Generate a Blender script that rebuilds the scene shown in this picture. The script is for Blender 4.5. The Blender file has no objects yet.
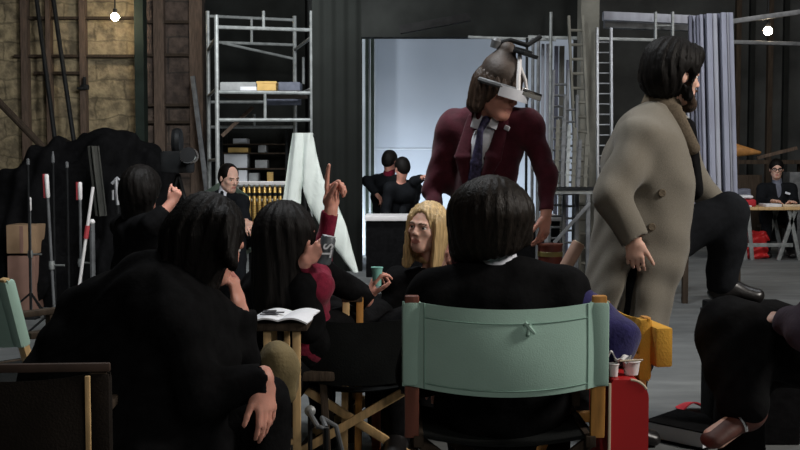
import bpy, bmesh, math, random
import numpy as np
from mathutils import Vector, Matrix
random.seed(7)
SC = bpy.context.scene
COL = SC.collection
R = math.radians
V = Vector

# ---------------------------------------------------------------- camera
F_PX, HZ = 1100.0, 165.0
CAM_Z = 1.25
TH = math.atan((225 - HZ) / F_PX)
cd = bpy.data.cameras.new('camera')
cd.sensor_width = 36.0
cd.lens = 36.0 * F_PX / 800.0
cd.clip_start = 0.05
cam = bpy.data.objects.new('camera', cd)
cam.location = (0, 0, CAM_Z)
cam.rotation_euler = (math.pi / 2 - TH, 0, 0)
COL.objects.link(cam)
SC.camera = cam

def q(px, py, Y):
    """the place at distance Y that the photograph shows at (px, py)"""
    x = (px - 400) / F_PX
    y = (225 - py) / F_PX
    dy = math.cos(TH) + y * math.sin(TH)
    dz = -math.sin(TH) + y * math.cos(TH)
    s = Y / dy
    return V((x * s, Y, CAM_Z + dz * s))

# ---------------------------------------------------------------- materials
MATS = {}
def mat(name, col, rough=0.7, metal=0.0, var=0.25, scale=12.0, stretch=(1, 1, 1), bump=0.0, bscale=60.0,
        spec=0.4, sheen=0.0, emit=None, estr=0.0, sss=0.0, col2=None, aniso_wave=None):
    if name in MATS:
        return MATS[name]
    m = bpy.data.materials.new(name)
    m.use_nodes = True
    nt = m.node_tree
    b = nt.nodes['Principled BSDF']
    tc = nt.nodes.new('ShaderNodeTexCoord')
    mp = nt.nodes.new('ShaderNodeMapping')
    mp.inputs['Scale'].default_value = stretch
    nt.links.new(tc.outputs['Object'], mp.inputs['Vector'])
    ns = nt.nodes.new('ShaderNodeTexNoise')
    ns.inputs['Scale'].default_value = scale
    ns.inputs['Detail'].default_value = 5
    nt.links.new(mp.outputs['Vector'], ns.inputs['Vector'])
    cr = nt.nodes.new('ShaderNodeValToRGB')
    c1 = tuple(c * (1 - var) for c in col) + (1,)
    c2 = (tuple(min(1, c * (1 + var)) for c in col) if col2 is None else tuple(col2)) + (1,)
    cr.color_ramp.elements[0].color = c1
    cr.color_ramp.elements[1].color = c2
    cr.color_ramp.elements[0].position = 0.3
    cr.color_ramp.elements[1].position = 0.7
    nt.links.new(ns.outputs['Fac'], cr.inputs['Fac'])
    nt.links.new(cr.outputs['Color'], b.inputs['Base Color'])
    b.inputs['Roughness'].default_value = rough
    b.inputs['Metallic'].default_value = metal
    b.inputs['Specular IOR Level'].default_value = spec
    if sheen:
        b.inputs['Sheen Weight'].default_value = sheen
    if sss:
        b.inputs['Subsurface Weight'].default_value = sss
        b.inputs['Subsurface Radius'].default_value = (0.012, 0.005, 0.003)
    if emit:
        b.inputs['Emission Color'].default_value = tuple(emit) + (1,)
        b.inputs['Emission Strength'].default_value = estr
    if bump:
        if aniso_wave:
            n2 = nt.nodes.new('ShaderNodeTexWave')
            n2.inputs['Scale'].default_value = bscale
            n2.inputs['Distortion'].default_value = 6
            n2.inputs['Detail'].default_value = 3
            n2.bands_direction = aniso_wave
            out = n2.outputs['Fac']
        else:
            n2 = nt.nodes.new('ShaderNodeTexNoise')
            n2.inputs['Scale'].default_value = bscale
            n2.inputs['Detail'].default_value = 4
            out = n2.outputs['Fac']
        nt.links.new(mp.outputs['Vector'], n2.inputs['Vector'])
        bp = nt.nodes.new('ShaderNodeBump')
        bp.inputs['Strength'].default_value = bump
        bp.inputs['Distance'].default_value = 0.01
        nt.links.new(out, bp.inputs['Height'])
        nt.links.new(bp.outputs['Normal'], b.inputs['Normal'])
    MATS[name] = m
    return m

def brick_mat(name, c1, c2, mortar, scale, bw, bh, rough=0.9, warp=0.05):
    m = bpy.data.materials.new(name); m.use_nodes = True
    nt = m.node_tree; b = nt.nodes['Principled BSDF']
    tc = nt.nodes.new('ShaderNodeTexCoord')
    sep = nt.nodes.new('ShaderNodeSeparateXYZ'); nt.links.new(tc.outputs['Object'], sep.inputs[0])
    cmb = nt.nodes.new('ShaderNodeCombineXYZ')
    nt.links.new(sep.outputs['X'], cmb.inputs['X']); nt.links.new(sep.outputs['Z'], cmb.inputs['Y'])
    nz = nt.nodes.new('ShaderNodeTexNoise'); nz.inputs['Scale'].default_value = 2.5; nz.inputs['Detail'].default_value = 4
    nt.links.new(tc.outputs['Object'], nz.inputs['Vector'])
    sc = nt.nodes.new('ShaderNodeVectorMath'); sc.operation = 'SCALE'; sc.inputs['Scale'].default_value = warp * 4
    nt.links.new(nz.outputs['Color'], sc.inputs[0])
    ad = nt.nodes.new('ShaderNodeVectorMath'); ad.operation = 'ADD'
    nt.links.new(cmb.outputs[0], ad.inputs[0]); nt.links.new(sc.outputs[0], ad.inputs[1])
    bk = nt.nodes.new('ShaderNodeTexBrick')
    bk.inputs['Color1'].default_value = c1 + (1,); bk.inputs['Color2'].default_value = c2 + (1,)
    bk.inputs['Mortar'].default_value = mortar + (1,)
    bk.inputs['Scale'].default_value = scale
    bk.inputs['Brick Width'].default_value = bw; bk.inputs['Row Height'].default_value = bh
    bk.inputs['Mortar Size'].default_value = 0.02; bk.inputs['Mortar Smooth'].default_value = 0.6
    nt.links.new(ad.outputs[0], bk.inputs['Vector'])
    n2 = nt.nodes.new('ShaderNodeTexNoise'); n2.inputs['Scale'].default_value = 7; n2.inputs['Detail'].default_value = 7
    nt.links.new(tc.outputs['Object'], n2.inputs['Vector'])
    mx = nt.nodes.new('ShaderNodeMix'); mx.data_type = 'RGBA'; mx.blend_type = 'MULTIPLY'
    mx.inputs['Factor'].default_value = 0.85
    rp = nt.nodes.new('ShaderNodeValToRGB')
    rp.color_ramp.elements[0].color = (0.35, 0.33, 0.3, 1); rp.color_ramp.elements[1].color = (1.15, 1.1, 1.0, 1)
    rp.color_ramp.elements[0].position = 0.35; rp.color_ramp.elements[1].position = 0.65
    nt.links.new(n2.outputs['Fac'], rp.inputs['Fac'])
    nt.links.new(bk.outputs['Color'], mx.inputs['A']); nt.links.new(rp.outputs['Color'], mx.inputs['B'])
    nt.links.new(mx.outputs['Result'], b.inputs['Base Color'])
    b.inputs['Roughness'].default_value = rough
    bp = nt.nodes.new('ShaderNodeBump'); bp.inputs['Strength'].default_value = 0.7; bp.inputs['Distance'].default_value = 0.03
    nt.links.new(rp.outputs['Color'], bp.inputs['Height']); nt.links.new(bp.outputs['Normal'], b.inputs['Normal'])
    return m

def corr_mat(name, col, scale, rough=0.6):
    """upright ribbed sheet"""
    m = bpy.data.materials.new(name); m.use_nodes = True
    nt = m.node_tree; b = nt.nodes['Principled BSDF']
    tc = nt.nodes.new('ShaderNodeTexCoord')
    w = nt.nodes.new('ShaderNodeTexWave'); w.bands_direction = 'X'; w.inputs['Scale'].default_value = scale
    nt.links.new(tc.outputs['Object'], w.inputs['Vector'])
    n2 = nt.nodes.new('ShaderNodeTexNoise'); n2.inputs['Scale'].default_value = 3; n2.inputs['Detail'].default_value = 6
    nt.links.new(tc.outputs['Object'], n2.inputs['Vector'])
    rp = nt.nodes.new('ShaderNodeValToRGB')
    rp.color_ramp.elements[0].color = tuple(c * 0.6 for c in col) + (1,)
    rp.color_ramp.elements[1].color = tuple(c * 1.3 for c in col) + (1,)
    nt.links.new(n2.outputs['Fac'], rp.inputs['Fac'])
    nt.links.new(rp.outputs['Color'], b.inputs['Base Color'])
    bp = nt.nodes.new('ShaderNodeBump'); bp.inputs['Strength'].default_value = 0.8; bp.inputs['Distance'].default_value = 0.03
    nt.links.new(w.outputs['Fac'], bp.inputs['Height']); nt.links.new(bp.outputs['Normal'], b.inputs['Normal'])
    b.inputs['Roughness'].default_value = rough
    b.inputs['Specular IOR Level'].default_value = 0.1
    return m

M_BLACK = mat('black_cloth', (0.0055, 0.0055, 0.006), 0.9, var=0.3, scale=25, bump=0.25, bscale=40, spec=0.06)
M_BLACK2 = mat('black_wool', (0.006, 0.006, 0.0065), 0.95, var=0.3, scale=30, bump=0.3, bscale=70, spec=0.05)
M_SUIT = mat('dark_suit', (0.009, 0.010, 0.012), 0.9, var=0.2, scale=30, bump=0.15, bscale=60, spec=0.08)
M_MAROON = mat('maroon_cloth', (0.075, 0.010, 0.020), 0.75, var=0.25, scale=20, bump=0.2, bscale=50, sheen=0.15, spec=0.2)
M_COAT = mat('tweed', (0.168, 0.152, 0.124), 0.95, var=0.14, scale=260, bump=0.25, bscale=300, spec=0.1, sheen=0.15)
M_COATDK = mat('tweed_collar', (0.125, 0.100, 0.072), 0.95, var=0.2, scale=120, bump=0.3, bscale=180, spec=0.1)
M_WHITE = mat('white_cotton', (0.72, 0.78, 0.74), 0.85, var=0.06, scale=9, bump=0.25, bscale=18, spec=0.2)
M_SHIRT = mat('shirt_cotton', (0.66, 0.68, 0.74), 0.8, var=0.05, scale=9, bump=0.15, bscale=30)
M_TIE = mat('dark_tie', (0.02, 0.018, 0.05), 0.6, var=0.5, scale=70, col2=(0.10, 0.09, 0.20))
M_BLUE = mat('blue_wool', (0.020, 0.017, 0.085), 0.9, var=0.25, scale=40, bump=0.3, bscale=80, sheen=0.2, spec=0.15)
M_RED = mat('red_wool', (0.17, 0.010, 0.030), 0.85, var=0.25, scale=40, bump=0.3, bscale=80, sheen=0.1, spec=0.15)
M_PURPLE = mat('plum_cloth', (0.045, 0.030, 0.045), 0.85, var=0.2, scale=30, bump=0.2, bscale=60)
M_SKIN = mat('skin', (0.66, 0.40, 0.31), 0.5, var=0.12, scale=14, spec=0.35, sss=0.15, bump=0.08, bscale=120)
M_SKINR = mat('ruddy_skin', (0.60, 0.29, 0.22), 0.5, var=0.14, scale=14, spec=0.35, sss=0.15, bump=0.08, bscale=120)
M_LIP = mat('lip_skin', (0.46, 0.19, 0.155), 0.45, var=0.1, spec=0.4)
M_HAIRBK = mat('black_hair', (0.0055, 0.0045, 0.004), 0.55, var=0.4, scale=18, stretch=(6, 6, 0.6), bump=0.3, bscale=40, spec=0.12)
M_HAIRDK = mat('dark_brown_hair', (0.013, 0.010, 0.008), 0.42, var=0.5, scale=18, stretch=(6, 6, 0.6), bump=0.35, bscale=40, spec=0.13)
M_HAIRBR = mat('brown_hair', (0.045, 0.026, 0.016), 0.45, var=0.4, scale=18, stretch=(6, 6, 0.6), bump=0.5, bscale=26, spec=0.45)
M_HAIRBL = mat('blonde_hair', (0.52, 0.36, 0.17), 0.42, var=0.35, scale=16, stretch=(7, 7, 0.5), bump=0.5, bscale=24, spec=0.5)
M_BROW = mat('brow_hair', (0.10, 0.055, 0.035), 0.8, var=0.3, scale=60)
M_EYEW = mat('eye_white', (0.6, 0.58, 0.55), 0.25, var=0.03)
M_EYED = mat('eye_iris', (0.03, 0.025, 0.02), 0.2, var=0.2)
M_LEATHER = mat('black_leather', (0.012, 0.011, 0.011), 0.35, var=0.3, bump=0.1)
M_BROWNSHOE = mat('brown_leather', (0.085, 0.030, 0.022), 0.6, var=0.3, bump=0.1)
M_OLIVE = mat('olive_canvas', (0.20, 0.155, 0.075), 0.9, var=0.3, scale=10, bump=0.3, bscale=90)
M_MINT = mat('mint_canvas', (0.36, 0.53, 0.455), 0.9, var=0.07, scale=6, bump=0.12, bscale=260, spec=0.1)
M_MINTDK = mat('mint_seam', (0.23, 0.37, 0.31), 0.9, var=0.1)
M_BRNCANVAS = mat('brown_canvas', (0.014, 0.011, 0.009), 0.95, var=0.2, scale=10, bump=0.25, bscale=160, spec=0.12)
M_YELCANVAS = mat('ochre_canvas', (0.60, 0.31, 0.035), 0.85, var=0.15, scale=8, bump=0.2, bscale=140)
M_DKCANVAS = mat('dark_canvas', (0.008, 0.009, 0.009), 0.9, var=0.2, bump=0.2, bscale=140, spec=0.12)
M_GRNCANVAS = mat('grey_green_canvas', (0.075, 0.105, 0.080), 0.9, var=0.2, bump=0.2, bscale=100)
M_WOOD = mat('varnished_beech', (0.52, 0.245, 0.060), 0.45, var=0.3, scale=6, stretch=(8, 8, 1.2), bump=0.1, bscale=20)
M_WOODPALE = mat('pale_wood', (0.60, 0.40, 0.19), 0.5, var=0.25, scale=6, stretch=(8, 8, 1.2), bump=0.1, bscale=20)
M_LID_SHADEPOST = mat('lid_and_shaded_post', (0.17, 0.055, 0.035), 0.5, var=0.3, scale=6, stretch=(8, 8, 1.2), bump=0.1, bscale=20)
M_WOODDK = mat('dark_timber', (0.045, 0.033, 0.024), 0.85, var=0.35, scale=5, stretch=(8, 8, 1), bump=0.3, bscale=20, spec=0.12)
M_TIMBER = mat('old_timber', (0.095, 0.065, 0.047), 0.85, var=0.35, scale=5, stretch=(8, 8, 1), bump=0.3, bscale=20)
M_STEEL = mat('pale_steel', (0.27, 0.285, 0.28), 0.5, metal=0.35, var=0.25, scale=14, bump=0.1, bscale=60)
M_ALU = mat('aluminium', (0.40, 0.41, 0.43), 0.45, metal=0.5, var=0.15, scale=14)
M_CHROME = mat('chrome', (0.75, 0.76, 0.78), 0.15, metal=1.0, var=0.05)
M_DKMETAL = mat('dark_metal', (0.016, 0.017, 0.018), 0.55, metal=0.3, var=0.3, spec=0.12)
M_GREYMETAL = mat('grey_metal', (0.13, 0.135, 0.14), 0.55, metal=0.3, var=0.3)
M_LILAC = mat('grey_lilac_board', (0.28, 0.29, 0.36), 0.7, var=0.14, scale=3, stretch=(4, 4, 0.5), bump=0.05)
M_LILAC2 = mat('pale_board', (0.34, 0.35, 0.40), 0.7, var=0.14, scale=3, stretch=(4, 4, 0.5), bump=0.05)
M_LILAC3 = mat('slate_board', (0.13, 0.135, 0.18), 0.7, var=0.2, scale=3, stretch=(4, 4, 0.5), bump=0.05)
M_CARD = mat('cardboard', (0.36, 0.235, 0.14), 0.9, var=0.15, scale=5)
M_CARD2 = mat('red_cardboard', (0.26, 0.15, 0.115), 0.9, var=0.15, scale=5)
M_PAPER = mat('white_paper', (0.72, 0.73, 0.76), 0.8, var=0.05, scale=6)
M_INK = mat('printed_ink', (0.03, 0.03, 0.035), 0.7, var=0.1)
M_YELBOX = mat('yellow_box', (0.62, 0.40, 0.13), 0.7, var=0.1)
M_GREYBOX = mat('grey_box', (0.33, 0.34, 0.34), 0.8, var=0.15)
M_SLATE = mat('blue_grey_panel', (0.12, 0.13, 0.17), 0.7, var=0.2)
M_BRASS = mat('brass', (0.62, 0.42, 0.14), 0.38, metal=0.7, var=0.35, scale=9, stretch=(1, 1, 6))
M_REDCASE = mat('red_case', (0.50, 0.020, 0.022), 0.45, var=0.1, scale=4)
M_REDCLOTH = mat('red_cloth', (0.42, 0.02, 0.03), 0.85, var=0.25, scale=10, bump=0.3, bscale=30)
M_CREAM = mat('cream_trim', (0.62, 0.52, 0.38), 0.6, var=0.1)
M_WHITEGRIP = mat('white_grip', (0.72, 0.70, 0.70), 0.5, var=0.06)
M_REDGRIP = mat('red_grip', (0.4, 0.05, 0.06), 0.5, var=0.1)
M_TEAL = mat('teal_cup', (0.20, 0.46, 0.40), 0.6, var=0.15, scale=10)
M_GREYCAN = mat('grey_tin', (0.10, 0.11, 0.12), 0.45, metal=0.2, var=0.2)
M_TINRED = mat('tin_red', (0.13, 0.03, 0.022), 0.5, var=0.2)
M_TINYEL = mat('tin_band', (0.22, 0.19, 0.06), 0.5, var=0.2)
M_TUBE = mat('card_tube', (0.40, 0.25, 0.19), 0.7, var=0.15)
M_BULB = mat('lit_bulb', (1, 0.85, 0.7), 0.4, emit=(1.0, 0.80, 0.55), estr=130.0)
M_BACKDROP = mat('backdrop_paint', (0.40, 0.45, 0.52), 0.85, var=0.05, scale=1.2)
M_JAMB = mat('jamb_paint', (0.56, 0.62, 0.68), 0.7, var=0.12, scale=4)
M_WALL_D = mat('dark_wall', (0.012, 0.013, 0.012), 0.9, var=0.4, scale=2.5, bump=0.3, bscale=10, spec=0.12)
M_WALL_R = mat('grey_wall', (0.042, 0.044, 0.043), 0.9, var=0.45, scale=1.6, bump=0.3, bscale=8, spec=0.12)
M_CEIL = mat('dark_ceiling', (0.014, 0.014, 0.014), 0.95, var=0.3, spec=0.12)
M_COLUMN = mat('column_paint', (0.16, 0.155, 0.13), 0.8, var=0.25, scale=4, bump=0.1)
M_GREENPOST = mat('green_post', (0.018, 0.026, 0.021), 0.7, var=0.3, scale=5, spec=0.12)
M_STONE = brick_mat('tan_stone', (0.33, 0.275, 0.175), (0.27, 0.225, 0.15), (0.185, 0.155, 0.10), 1.0, 0.95, 0.30, warp=0.06)
M_BROWNBRICK = brick_mat('brown_brick', (0.105, 0.078, 0.065), (0.085, 0.062, 0.053), (0.05, 0.04, 0.034), 1.0, 1.1, 0.55, warp=0.03)
M_CORR = corr_mat('dark_ribbed_sheet', (0.008, 0.009, 0.008), 2.2, 0.9)
def floor_mat():
    m = bpy.data.materials.new('concrete_floor'); m.use_nodes = True
    nt = m.node_tree; b = nt.nodes['Principled BSDF']
    tc = nt.nodes.new('ShaderNodeTexCoord')
    mp = nt.nodes.new('ShaderNodeMapping'); mp.inputs['Scale'].default_value = (0.6, 1.6, 1)
    nt.links.new(tc.outputs['Object'], mp.inputs['Vector'])
    n = nt.nodes.new('ShaderNodeTexNoise'); n.inputs['Scale'].default_value = 2.2; n.inputs['Detail'].default_value = 8
    n.inputs['Roughness'].default_value = 0.65
    nt.links.new(mp.outputs['Vector'], n.inputs['Vector'])
    rp = nt.nodes.new('ShaderNodeValToRGB')
    rp.color_ramp.elements[0].color = (0.075, 0.080, 0.081, 1); rp.color_ramp.elements[0].position = 0.3
    rp.color_ramp.elements[1].color = (0.175, 0.184, 0.182, 1); rp.color_ramp.elements[1].position = 0.72
    nt.links.new(n.outputs['Fac'], rp.inputs['Fac']); nt.links.new(rp.outputs['Color'], b.inputs['Base Color'])
    b.inputs['Roughness'].default_value = 0.7
    bp = nt.nodes.new('ShaderNodeBump'); bp.inputs['Strength'].default_value = 0.15; bp.inputs['Distance'].default_value = 0.02
    nt.links.new(n.outputs['Fac'], bp.inputs['Height']); nt.links.new(bp.outputs['Normal'], b.inputs['Normal'])
    return m
M_FLOOR = floor_mat()

# ---------------------------------------------------------------- mesh helpers
def new_bm():
    return bmesh.new()

def box(bm, c, s, rot=None, bev=0.0):
    """box at centre c with full sizes s, rot a 3x3 matrix"""
    b2 = bmesh.new()
    bmesh.ops.create_cube(b2, size=1.0)
    for v in b2.verts:
        v.co = V((v.co.x * s[0], v.co.y * s[1], v.co.z * s[2]))
    if bev > 0:
        bmesh.ops.bevel(b2, geom=list(b2.edges), offset=bev, segments=2, affect='EDGES', profile=0.6)
    M = (rot.to_4x4() if rot is not None else Matrix.Identity(4))
    M.translation = V(c)
    b2.transform(M)
    merge(bm, b2)

def merge(bm, b2):
    me = bpy.data.meshes.new('tmp')
    b2.to_mesh(me); b2.free()
    bm.from_mesh(me)
    bpy.data.meshes.remove(me)

def frame_z(d):
    d = V(d).normalized()
    return d.to_track_quat('Z', 'Y').to_matrix()

def beam(bm, a, b, w, d, bev=0.003, up=None):
    """squared bar from a to b, w wide (sideways), d deep"""
    a, b = V(a), V(b)
    z = (b - a).normalized()
    u = V(up) if up is not None else (V((0, 1, 0)) if abs(z.y) < 0.9 else V((0, 0, 1)))
    x = u.cross(z).normalized()
    y = z.cross(x)
    rot = Matrix((x, y, z)).transposed()
    box(bm, (a + b) / 2, (w, d, (b - a).length), rot, bev)

def tube(bm, pts, r, seg=10, caps=True):
    """round tube through pts; r number or list"""
    pts = [V(p) for p in pts]
    n = len(pts)
    rs = r if isinstance(r, (list, tuple)) else [r] * n
    rings = []
    prev = None
    for i, p in enumerate(pts):
        t = (pts[min(i + 1, n - 1)] - pts[max(i - 1, 0)]).normalized()
        if prev is None:
            ref = V((0, 0, 1)) if abs(t.z) < 0.9 else V((1, 0, 0))
            x = t.cross(ref).normalized()
        else:
            x = (prev - t * prev.dot(t)).normalized()
        prev = x
        y = t.cross(x)
        rings.append([bm.verts.new(p + (x * math.cos(2 * math.pi * k / seg) + y * math.sin(2 * math.pi * k / seg)) * rs[i]) for k in range(seg)])
    for i in range(n - 1):
        for k in range(seg):
            bm.faces.new((rings[i][k], rings[i][(k + 1) % seg], rings[i + 1][(k + 1) % seg], rings[i + 1][k]))
    if caps:
        bm.faces.new(list(reversed(rings[0])))
        bm.faces.new(rings[-1])

def lathe(bm, prof, c, rot=None, seg=24):
    """profile of (radius, height) turned about the z axis"""
    rings = []
    rot = rot or Matrix.Identity(3)
    for r, z in prof:
        rings.append([bm.verts.new(V(c) + rot @ V((r * math.cos(2 * math.pi * k / seg), r * math.sin(2 * math.pi * k / seg), z))) for k in range(seg)])
    for i in range(len(rings) - 1):
        for k in range(seg):
            bm.faces.new((rings[i][k], rings[i][(k + 1) % seg], rings[i + 1][(k + 1) % seg], rings[i + 1][k]))
    bm.faces.new(list(reversed(rings[0]))); bm.faces.new(rings[-1])

def sheet(bm, fn, nu, nv, th):
    """thick curved sheet: fn(u,v) -> point, thickness th along the normal"""
    P = [[V(fn(i / nu, j / nv)) for j in range(nv + 1)] for i in range(nu + 1)]
    A, B = [], []
    for i in range(nu + 1):
        ra, rb = [], []
        for j in range(nv + 1):
            du = P[min(i + 1, nu)][j] - P[max(i - 1, 0)][j]
            dv = P[i][min(j + 1, nv)] - P[i][max(j - 1, 0)]
            n = du.cross(dv)
            n = n.normalized() if n.length > 1e-9 else V((0, 0, 1))
            ra.append(bm.verts.new(P[i][j] + n * th / 2)); rb.append(bm.verts.new(P[i][j] - n * th / 2))
        A.append(ra); B.append(rb)
    for i in range(nu):
        for j in range(nv):
            bm.faces.new((A[i][j], A[i + 1][j], A[i + 1][j + 1], A[i][j + 1]))
            bm.faces.new((B[i][j], B[i][j + 1], B[i + 1][j + 1], B[i + 1][j]))
    for i in range(nu):
        bm.faces.new((A[i][0], B[i][0], B[i + 1][0], A[i + 1][0]))
        bm.faces.new((A[i][nv], A[i + 1][nv], B[i + 1][nv], B[i][nv]))
    for j in range(nv):
        bm.faces.new((A[0][j], A[0][j + 1], B[0][j + 1], B[0][j]))
        bm.faces.new((A[nu][j], B[nu][j], B[nu][j + 1], A[nu][j + 1]))

def smooth(me, ang=35):
    for p in me.polygons:
        p.use_smooth = True
    try:
        me.set_sharp_from_angle(angle=R(ang))
    except Exception:
        pass

def root_of(o):
    while o.parent:
        o = o.parent
    return o

def obj(name, bm, m, parent=None, base=None, sm=35, xf=None):
    """link bm (in world coordinates) as one mesh object under parent"""
    if xf is not None:
        bm.transform(xf)
    bmesh.ops.recalc_face_normals(bm, faces=list(bm.faces))
    me = bpy.data.meshes.new(name)
    if parent is None and base is None:
        xs = [v.co for v in bm.verts]
        base = V(((min(v.x for v in xs) + max(v.x for v in xs)) / 2, (min(v.y for v in xs) + max(v.y for v in xs)) / 2, min(v.z for v in xs)))
    off = V(base) if parent is None else world_of(parent)
    bmesh.ops.translate(bm, vec=-off, verts=list(bm.verts))
    bm.to_mesh(me); bm.free()
    smooth(me, sm)
    for mm in (m if isinstance(m, (list, tuple)) else [m]):
        me.materials.append(mm)
    o = bpy.data.objects.new(name, me)
    COL.objects.link(o)
    if parent is None:
        o.location = off
    else:
        o.parent = parent
    return o

def world_of(o):
    w = V((0, 0, 0))
    while o:
        w = w + o.location
        o = o.parent
    return w

def tag(o, label, cat, group=None):
    o['label'] = label; o['category'] = cat
    if group:
        o['group'] = group
    return o

def thing(name, label, cat, loc, group=None, rotz=0.0):
    o = bpy.data.objects.new(name, None)
    o.empty_display_size = 0.1
    COL.objects.link(o)
    o.location = loc
    tag(o, label, cat, group)
    return o

def struct(name, bm, m, sm=35):
    o = obj(name, bm, m, sm=sm)
    o['kind'] = 'structure'
    return o

def dup(root, loc, rotz=0.0, label=None, group=None):
    r = root.copy(); COL.objects.link(r); r.location = loc
    if rotz:
        r.rotation_euler = (0, 0, rotz)
    if label: r['label'] = label
    if group: r['group'] = group
    for ch in list(root.children):
        c = ch.copy(); COL.objects.link(c); c.parent = r
        for g in list(ch.children):
            d = g.copy(); COL.objects.link(d); d.parent = c
    return r

def XF(loc, rz=0.0):
    return Matrix.Translation(V(loc)) @ Matrix.Rotation(rz, 4, 'Z')

# ---------------------------------------------------------------- soft solids (distance fields -> one continuous mesh)
def A3(v):
    return np.array([v[0], v[1], v[2]], dtype=np.float32)

def perp(d, w):
    d = A3(d); d /= np.linalg.norm(d)
    w = A3(w); w = w - d * np.dot(w, d)
    return w / np.linalg.norm(w)

def cap(a, b, ra, rb=None, k=0.02, op='u', nz=None):
    return dict(t='cap', a=A3(a), b=A3(b), ra=ra, rb=ra if rb is None else rb, k=k, op=op)

def ecap(a, b, ra, rb, side, k=0.03, op='u'):
    """tapered bar with oval section: ra, rb = (half width along side, half depth)"""
    return dict(t='ecap', a=A3(a), b=A3(b), ra=ra, rb=rb, w=perp(V(b) - V(a), side), k=k, op=op)

def ell(c, r, M=None, k=0.01, op='u'):
    return dict(t='ell', c=A3(c), r=A3(r), M=None if M is None else np.array(M, dtype=np.float32), k=k, op=op)

def rbox(c, h, M=None, rd=0.01, k=0.005, op='u'):
    return dict(t='box', c=A3(c), h=A3(h), M=None if M is None else np.array(M, dtype=np.float32), rd=rd, k=k, op=op)

def bounds(p):
    if p['t'] in ('cap', 'ecap'):
        ra = p['ra'] if p['t'] == 'cap' else max(p['ra'])
        rb = p['rb'] if p['t'] == 'cap' else max(p['rb'])
        return np.minimum(p['a'] - ra, p['b'] - rb), np.maximum(p['a'] + ra, p['b'] + rb)
    r = np.full(3, np.linalg.norm(p['h'])) if p['t'] == 'box' else np.full(3, float(p['r'].max()))
    if p['t'] == 'box' and p['M'] is None:
        r = p['h']
    if p['t'] == 'ell' and p['M'] is None:
        r = p['r']
    return p['c'] - r, p['c'] + r

def dist(p, X, Y, Z):
    t = p['t']
    if t in ('cap', 'ecap'):
        a, b = p['a'], p['b']
        d = b - a; L2 = float(np.dot(d, d)) + 1e-12
        px, py, pz = X - a[0], Y - a[1], Z - a[2]
        s = np.clip((px * d[0] + py * d[1] + pz * d[2]) / L2, 0, 1)
        px = px - s * d[0]; py = py - s * d[1]; pz = pz - s * d[2]
        if t == 'cap':
            return np.sqrt(px * px + py * py + pz * pz) - (p['ra'] + (p['rb'] - p['ra']) * s)
        w = p['w']
        dw = px * w[0] + py * w[1] + pz * w[2]
        rest = px * px + py * py + pz * pz - dw * dw
        r1 = p['ra'][0] + (p['rb'][0] - p['ra'][0]) * s
        r2 = p['ra'][1] + (p['rb'][1] - p['ra'][1]) * s
        nrm = np.sqrt(np.maximum((dw / r1) ** 2 + rest / r2 ** 2, 1e-9))
        return (nrm - 1) * np.minimum(r1, r2)
    c = p['c']
    px, py, pz = X - c[0], Y - c[1], Z - c[2]
    if p['M'] is not None:
        M = p['M']   # columns = local axes in world
        px, py, pz = (px * M[0, 0] + py * M[1, 0] + pz * M[2, 0], px * M[0, 1] + py * M[1, 1] + pz * M[2, 1], px * M[0, 2] + py * M[1, 2] + pz * M[2, 2])
    if t == 'ell':
        r = p['r']
        k0 = np.sqrt((px / r[0]) ** 2 + (py / r[1]) ** 2 + (pz / r[2]) ** 2)
        k1 = np.sqrt((px / r[0] ** 2) ** 2 + (py / r[1] ** 2) ** 2 + (pz / r[2] ** 2) ** 2) + 1e-9
        return k0 * (k0 - 1) / k1
    h, rd = p['h'], p['rd']
    qx, qy, qz = np.abs(px) - h[0] + rd, np.abs(py) - h[1] + rd, np.abs(pz) - h[2] + rd
    o = np.sqrt(np.maximum(qx, 0) ** 2 + np.maximum(qy, 0) ** 2 + np.maximum(qz, 0) ** 2)
    return o + np.minimum(np.maximum(qx, np.maximum(qy, qz)), 0) - rd

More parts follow.
